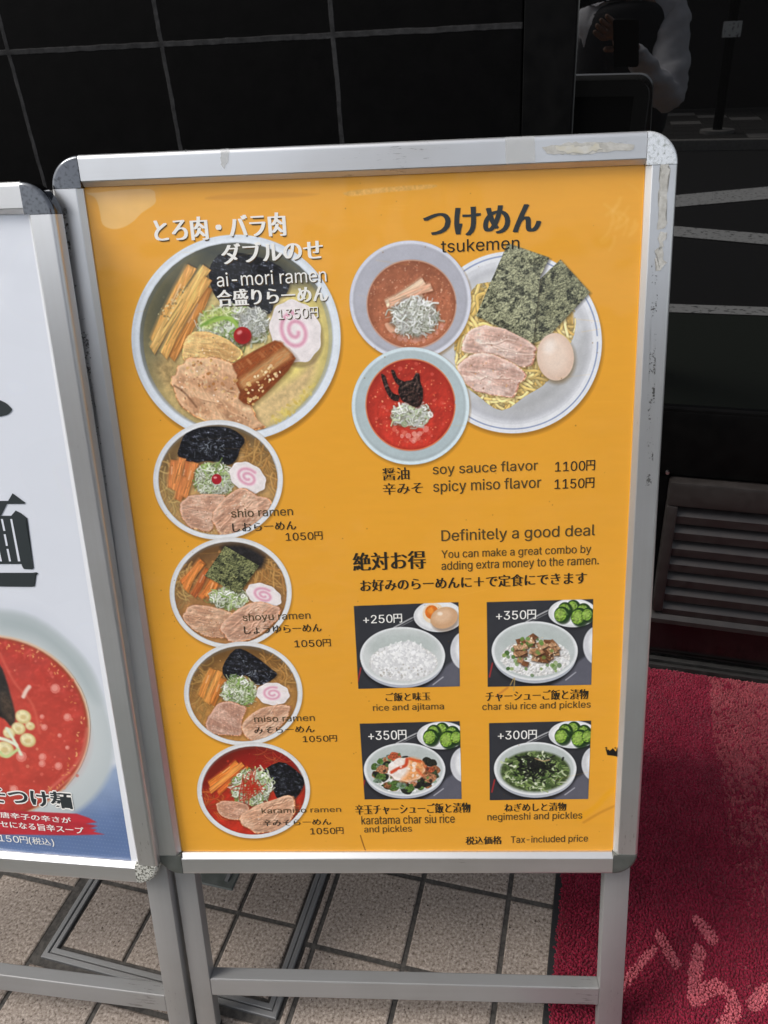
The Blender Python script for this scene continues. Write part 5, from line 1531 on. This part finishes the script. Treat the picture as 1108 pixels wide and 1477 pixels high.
Bk, Wh = M['ink_big'], M['ink_white']


def tl_(text, a, c, m=Bk, bold=0., off=0., halo=None): lettering(left, lposter, Q, text, a, c, m, bold, off, None, .085, halo)


tl_('辛みそつけ麺', (-235, 968), (306, 1084), [Bk, Wh], .03, .012, .0022)
tl_('唐辛子の辛さが', (2, 1094), (303, 1145), Wh, .02, .004)
tl_('クセになる旨辛スープ', (-36, 1128), (357, 1190), Wh, .02, .004)
tl_('1150円(税込)', (-34, 1188), (231, 1244), Wh, .006)
Q.frame(0, 0, 1)
Q.frame(0, 560, 4.92)


def solid(pts, m, lift, smooth=False):
    P = Q.uv(pts); P = smooth_closed(P, 4) if smooth else P
    me = bpy.data.meshes.new('lettering'); bm = bmesh.new()
    f = bm.faces.new([bm.verts.new((u, DPL - lift, left.L + v)) for u, v in P]); bmesh.ops.triangulate(bm, faces=[f]); bm.normal_update()
    if sum(x.normal.y for x in bm.faces) > 0: bmesh.ops.reverse_faces(bm, faces=bm.faces)
    bm.to_mesh(me); bm.free()
    return obj('lettering', me, m, lposter)


paper = material('bare_white_paper', tuple(lin((216, 220, 228))), .5, spec=.35)[0]
solid([(-120, 70), (-20, 80), (12, 88), (50, 108), (82, 140), (86, 156), (60, 184), (14, 198), (-30, 206), (-120, 215)], Bk, .0006, True)
solid([(-250, 798), (60, 798), (92, 744), (182, 810), (178, 820), (52, 820), (10, 903), (-70, 903), (-45, 820), (-250, 820)], Bk, .0006)
solid([(-230, 903.5), (82, 903.5), (114, 866), (150, 884), (196, 920), (182, 942), (242, 1274), (232, 1284), (172, 1282), (160, 1262), (155, 1246), (-160, 1246), (-165, 1278), (-200, 1278)], Bk, .00062)
solid([(-250, 1308), (230, 1308), (262, 1304), (274, 1312), (252, 1334), (246, 1372), (250, 1404), (230, 1408), (-250, 1404)], Bk, .0006)
for q_ in ([(10, 926), (24, 926), (42, 1010), (28, 1010)], [(30, 1034), (44, 1034), (60, 1116), (46, 1116)], [(50, 1138), (64, 1138), (82, 1226), (68, 1226)], [(76, 926), (90, 926), (148, 1226), (132, 1226)], [(-16, 1138), (-2, 1138), (18, 1226), (4, 1226)],
           [(-60, 926), (-46, 926), (-26, 1010), (-40, 1010)], [(-110, 926), (-96, 926), (-46, 1226), (-62, 1226)]):
    solid(q_, paper, .0009)
Q.frame(0, 0, 1)
tl_('麦', (-190, 705), (-58, 847), Bk, .05, .01)
bpic = obj('bowl_picture', sheet_mesh(left, Q, [p for p in Q.frame(0, 800, 2.954).uv(ell(-50, 735, 436, 394)) if -W2 + .001 < p[0] < W2 - .014], .0003), lpm, lposter)
tag(bpic, 'large printed bowl of red dipping soup with leek')

# ------------------------------------------------------------------ the photographer (mirrored in the glass)


def skin_mesh(verts, edges, radii, name, sub=2):
    me = bpy.data.meshes.new(name); me.from_pydata([tuple(v) for v in verts], edges, [])
    o = bpy.data.objects.new(name, me); COL.objects.link(o)
    o.modifiers.new('skin', 'SKIN'); s = o.modifiers.new('sub', 'SUBSURF'); s.levels = sub; s.render_levels = sub
    for sv, r in zip(me.skin_vertices[0].data, radii):
        sv.radius = r if isinstance(r, tuple) else (r, r)
    me.skin_vertices[0].data[0].use_root = True
    bpy.context.view_layer.update()
    res = bpy.data.meshes.new_from_object(o.evaluated_get(bpy.context.evaluated_depsgraph_get()))
    bpy.data.objects.remove(o); bpy.data.meshes.remove(me)
    res.polygons.foreach_set('use_smooth', [True] * len(res.polygons))
    return res


class Sk:
    def __init__(self): self.v, self.e, self.r = [], [], []

    def add(self, p, r, parent=None):
        self.v.append(tuple(p)); self.r.append(r)
        if parent is not None: self.e.append((parent, len(self.v) - 1))
        return len(self.v) - 1

    def chain(self, pts, parent=None):
        for p, r in pts: parent = self.add(p, r, parent)
        return parent


PX, PY = -.02, -.43
person = empty('person', (PX, PY, 0))
tag(person, 'person in dark vest and white sleeves, mirrored in the door glass', 'person')
bpy.context.view_layer.update()
M['skin'] = noise_mat('skin', (.42, .25, .18), (.48, .29, .21), 30, (.45, .55))
M['shirt'] = noise_mat('white_shirt_cloth', (.74, .74, .78), (.8, .8, .84), 40, (.8, .9), 0, .3)
M['vest'] = noise_mat('dark_vest_cloth', (.012, .013, .018), (.018, .019, .024), 60, (.8, .9))
M['trousers'] = noise_mat('navy_trouser_cloth', (.02, .022, .03), (.026, .028, .036), 60, (.85, .95))
M['hair'] = noise_mat('black_hair', (.012, .01, .009), (.025, .021, .018), 200, (.4, .55), stretch=(1, 1, .1))
PH = CPOS + CR @ np.array([-.075, -.05, -.03])      # middle of the hand below and left of the lens
hr = np.array([-.052, -.075, 1.262])
el = np.array([.132, -.20, 1.06]); sh = np.array([.135, -.43, 1.31])
wr = np.array([-.012, -.095, 1.236])
k = Sk()
pel = k.add((PX, PY, .86), (.15, .105))
ch = k.chain([((PX, PY, 1.0), (.135, .10)), ((PX, PY + .005, 1.18), (.15, .105)), ((PX, PY, 1.30), (.13, .085))], pel)
nk = k.chain([((PX, PY - .005, 1.375), (.055, .055)), ((PX, PY + .01, 1.43), (.052, .055)), ((PX, PY + .03, 1.475), (.068, .082)), ((PX, PY + .028, 1.53), (.078, .096)), ((PX, PY + .02, 1.585), (.074, .09)), ((PX, PY + .015, 1.625), (.048, .058))], ch)
for s in (-1, 1):
    k.chain([((PX + s * .09, PY, .80), .09), ((PX + s * .10, PY + .01, .46), .056), ((PX + s * .10, PY - .01, .26), .05), ((PX + s * .10, PY - .02, .08), .038), ((PX + s * .10, PY + .03, .04), .036), ((PX + s * .105, PY + .13, .03), .03)], pel)


def hand(wrist, direction, side, across, parent, curl):
    """palm, four fingers of different length and a thumb; direction = wrist to knuckles"""
    d = np.array(direction, float); d /= np.linalg.norm(d); a = np.array(across, float); a -= d * (a @ d); a /= np.linalg.norm(a); n = np.cross(d, a) * side
    palm = k.add(wrist + d * .035, (.026, .017), parent)
    pal2 = k.add(wrist + d * .07, (.034, .014), palm)
    for i, l in enumerate((.066, .074, .069, .054)):
        o = (i - 1.5) * .018; p = wrist + d * .085 + a * o; q = k.add(p, .0088, pal2); c = 0
        for j, f in enumerate((.45, .32, .23)):
            c += curl * (.8 if j == 0 else .6); p = p + (d * math.cos(c) + n * math.sin(c)) * l * f; q = k.add(p, .0084 - .0008 * j, q)
    th = wrist + d * .03 - a * .03; q = k.add(th, .011, palm)
    for j in range(2):
        th = th + (d * .75 - a * .35 + n * .5) * .03; q = k.add(th, .0098 - .001 * j, q)


ua = k.chain([(sh, .056), ((sh + el) / 2, .047), (el, .04), ((el * .5 + wr * .5), .036), (wr, .026)], ch)
hand(wr, hr - wr, 1, (.15, .1, 1), ua, .5)
shl = np.array([PX - .135, PY - .02, 1.30]); ell_, wrl = np.array([PX - .15, PY - .16, 1.05]), np.array([PX - .05, PY - .20, .88])
la = k.chain([(shl, .056), ((shl + ell_) / 2, .047), (ell_, .04), ((ell_ + wrl) / 2, .036), (wrl, .026)], ch)
hand(wrl, (0, .15, -1), -1, (0, 1, 0.1), la, .25)
child('body', skin_mesh(k.v, k.e, k.r, 'body', 2), M['skin'], person)


def garment(name, chains, m, fold=.004):
    g = Sk()
    root = None
    for c in chains:
        par = None
        for (p, r, *o) in c:
            if o: par = g.add(p, r, o[0])
            else: par = g.add(p, r, par)
    me = skin_mesh(g.v, g.e, g.r, name, 3)
    co = np.empty(len(me.vertices) * 3, np.float32); me.vertices.foreach_get('co', co); co = co.reshape(-1, 3)
    no = np.empty_like(co); me.vertices.foreach_get('normal', no.ravel())
    w = fbm(co[:, 0] * 26 + co[:, 1] * 18, co[:, 2] * 34 + co[:, 1] * 10, 3) - .5
    nn = np.array([v.normal for v in me.vertices], np.float32)
    me.vertices.foreach_set('co', (co + nn * w[:, None] * fold * 2).ravel()); me.update()
    return child(name, me, m, person)


cuff = wr + (el - wr) * .06
garment('shirt', [[((PX, PY, 1.0), (.145, .108)), ((PX, PY, 1.15), (.15, .11)), ((PX, PY, 1.29), (.125, .09)), ((PX, PY, 1.36), (.07, .07)), ((PX, PY + .005, 1.395), (.066, .066))],
                  [(sh, .072, 2), ((sh + el) / 2, .068), (el + np.array([.004, .0, -.012]), .060), (el * .6 + wr * .4, .052), (el * .25 + wr * .75, .043), (cuff, .037)],
                  [(shl, .072, 2), ((shl + ell_) / 2, .066), (ell_, .056), ((ell_ + wrl) / 2, .05), (wrl * .92 + ell_ * .08, .04)]], M['shirt'], .013)
garment('vest', [[((PX, PY, .86), (.182, .142)), ((PX, PY, 1.02), (.185, .145)), ((PX, PY, 1.17), (.195, .15)), ((PX, PY, 1.30), (.18, .13)), ((PX, PY - .005, 1.375), (.12, .10))]], M['vest'], .004)
garment('trousers', [[((PX, PY, .95), (.178, .136)), ((PX, PY, .82), (.172, .132))], [((PX - .09, PY, .74), .10, 1), ((PX - .10, PY + .01, .46), .074), ((PX - .10, PY - .015, .08), .062)], [((PX + .09, PY, .74), .10, 1), ((PX + .10, PY + .01, .46), .074), ((PX + .10, PY - .015, .08), .062)]], M['trousers'], .004)
for s in (-1, 1):
    g = Sk(); g.chain([((PX + s * .10, PY - .06, .045), (.04, .045)), ((PX + s * .10, PY, .05), (.045, .05)), ((PX + s * .104, PY + .10, .035), (.045, .033)), ((PX + s * .107, PY + .17, .028), (.036, .024))])
    child('shoe', skin_mesh(g.v, g.e, g.r, 'shoe', 2), M['frame_black'], person)
g = Sk(); g.chain([((PX, PY - .03, 1.47), (.07, .05)), ((PX, PY - .035, 1.54), (.088, .07)), ((PX, PY + .0, 1.615), (.086, .092)), ((PX, PY + .03, 1.645), (.06, .07))])
child('hair', skin_mesh(g.v, g.e, g.r, 'hair', 2), M['hair'], person)
g = Sk(); g.chain([((PX, PY + .118, 1.545), .010), ((PX, PY + .128, 1.525), .012), ((PX, PY + .122, 1.508), .015)])
child('nose', skin_mesh(g.v, g.e, g.r, 'nose', 2), M['skin'], person)
for s in (-1, 1):
    child('eye', MB().cyl((PX + s * .032, PY + .108, 1.542), (PX + s * .032, PY + .117, 1.542), .011, 12, .008).mesh(smooth=60), M['frame_black'], person)
    child('ear', MB().cyl((PX + s * .074, PY + .015, 1.535), (PX + s * .088, PY + .005, 1.54), .03, 12, .02).mesh(smooth=60), M['skin'], person)
child('mouth', MB().box((PX - .024, PY + .105, 1.475), (PX + .024, PY + .115, 1.481)).mesh(bevel=.002), material('lip', (.35, .12, .1), .4)[0], person)
# phone, its lens at the camera, its body below and behind it
ph = MB()
mx4 = np.array(cam.matrix_world)[:3, :3]


def cl(x, y, z): return tuple(CPOS + mx4 @ np.array([x, y, z]))


def rrect(z, s=0):
    P = []
    for cx_, cy_, a0 in ((.004, .006, 0), (-.058, .006, 90), (-.058, -.13, 180), (.004, -.13, 270)):
        for i in range(5):
            a = R_(a0 + i * 22.5); P.append(cl(cx_ + (.009 - s) * math.cos(a), cy_ + (.009 - s) * math.sin(a), z))
    return P


ph.rings([rrect(.004, .001), rrect(.005), rrect(.011), rrect(.012, .001)])
phone = obj('phone', ph.mesh(smooth=30), M['frame_black'])
tag(phone, 'black phone held up in the photographer\'s hand, mirrored in the door glass', 'phone')
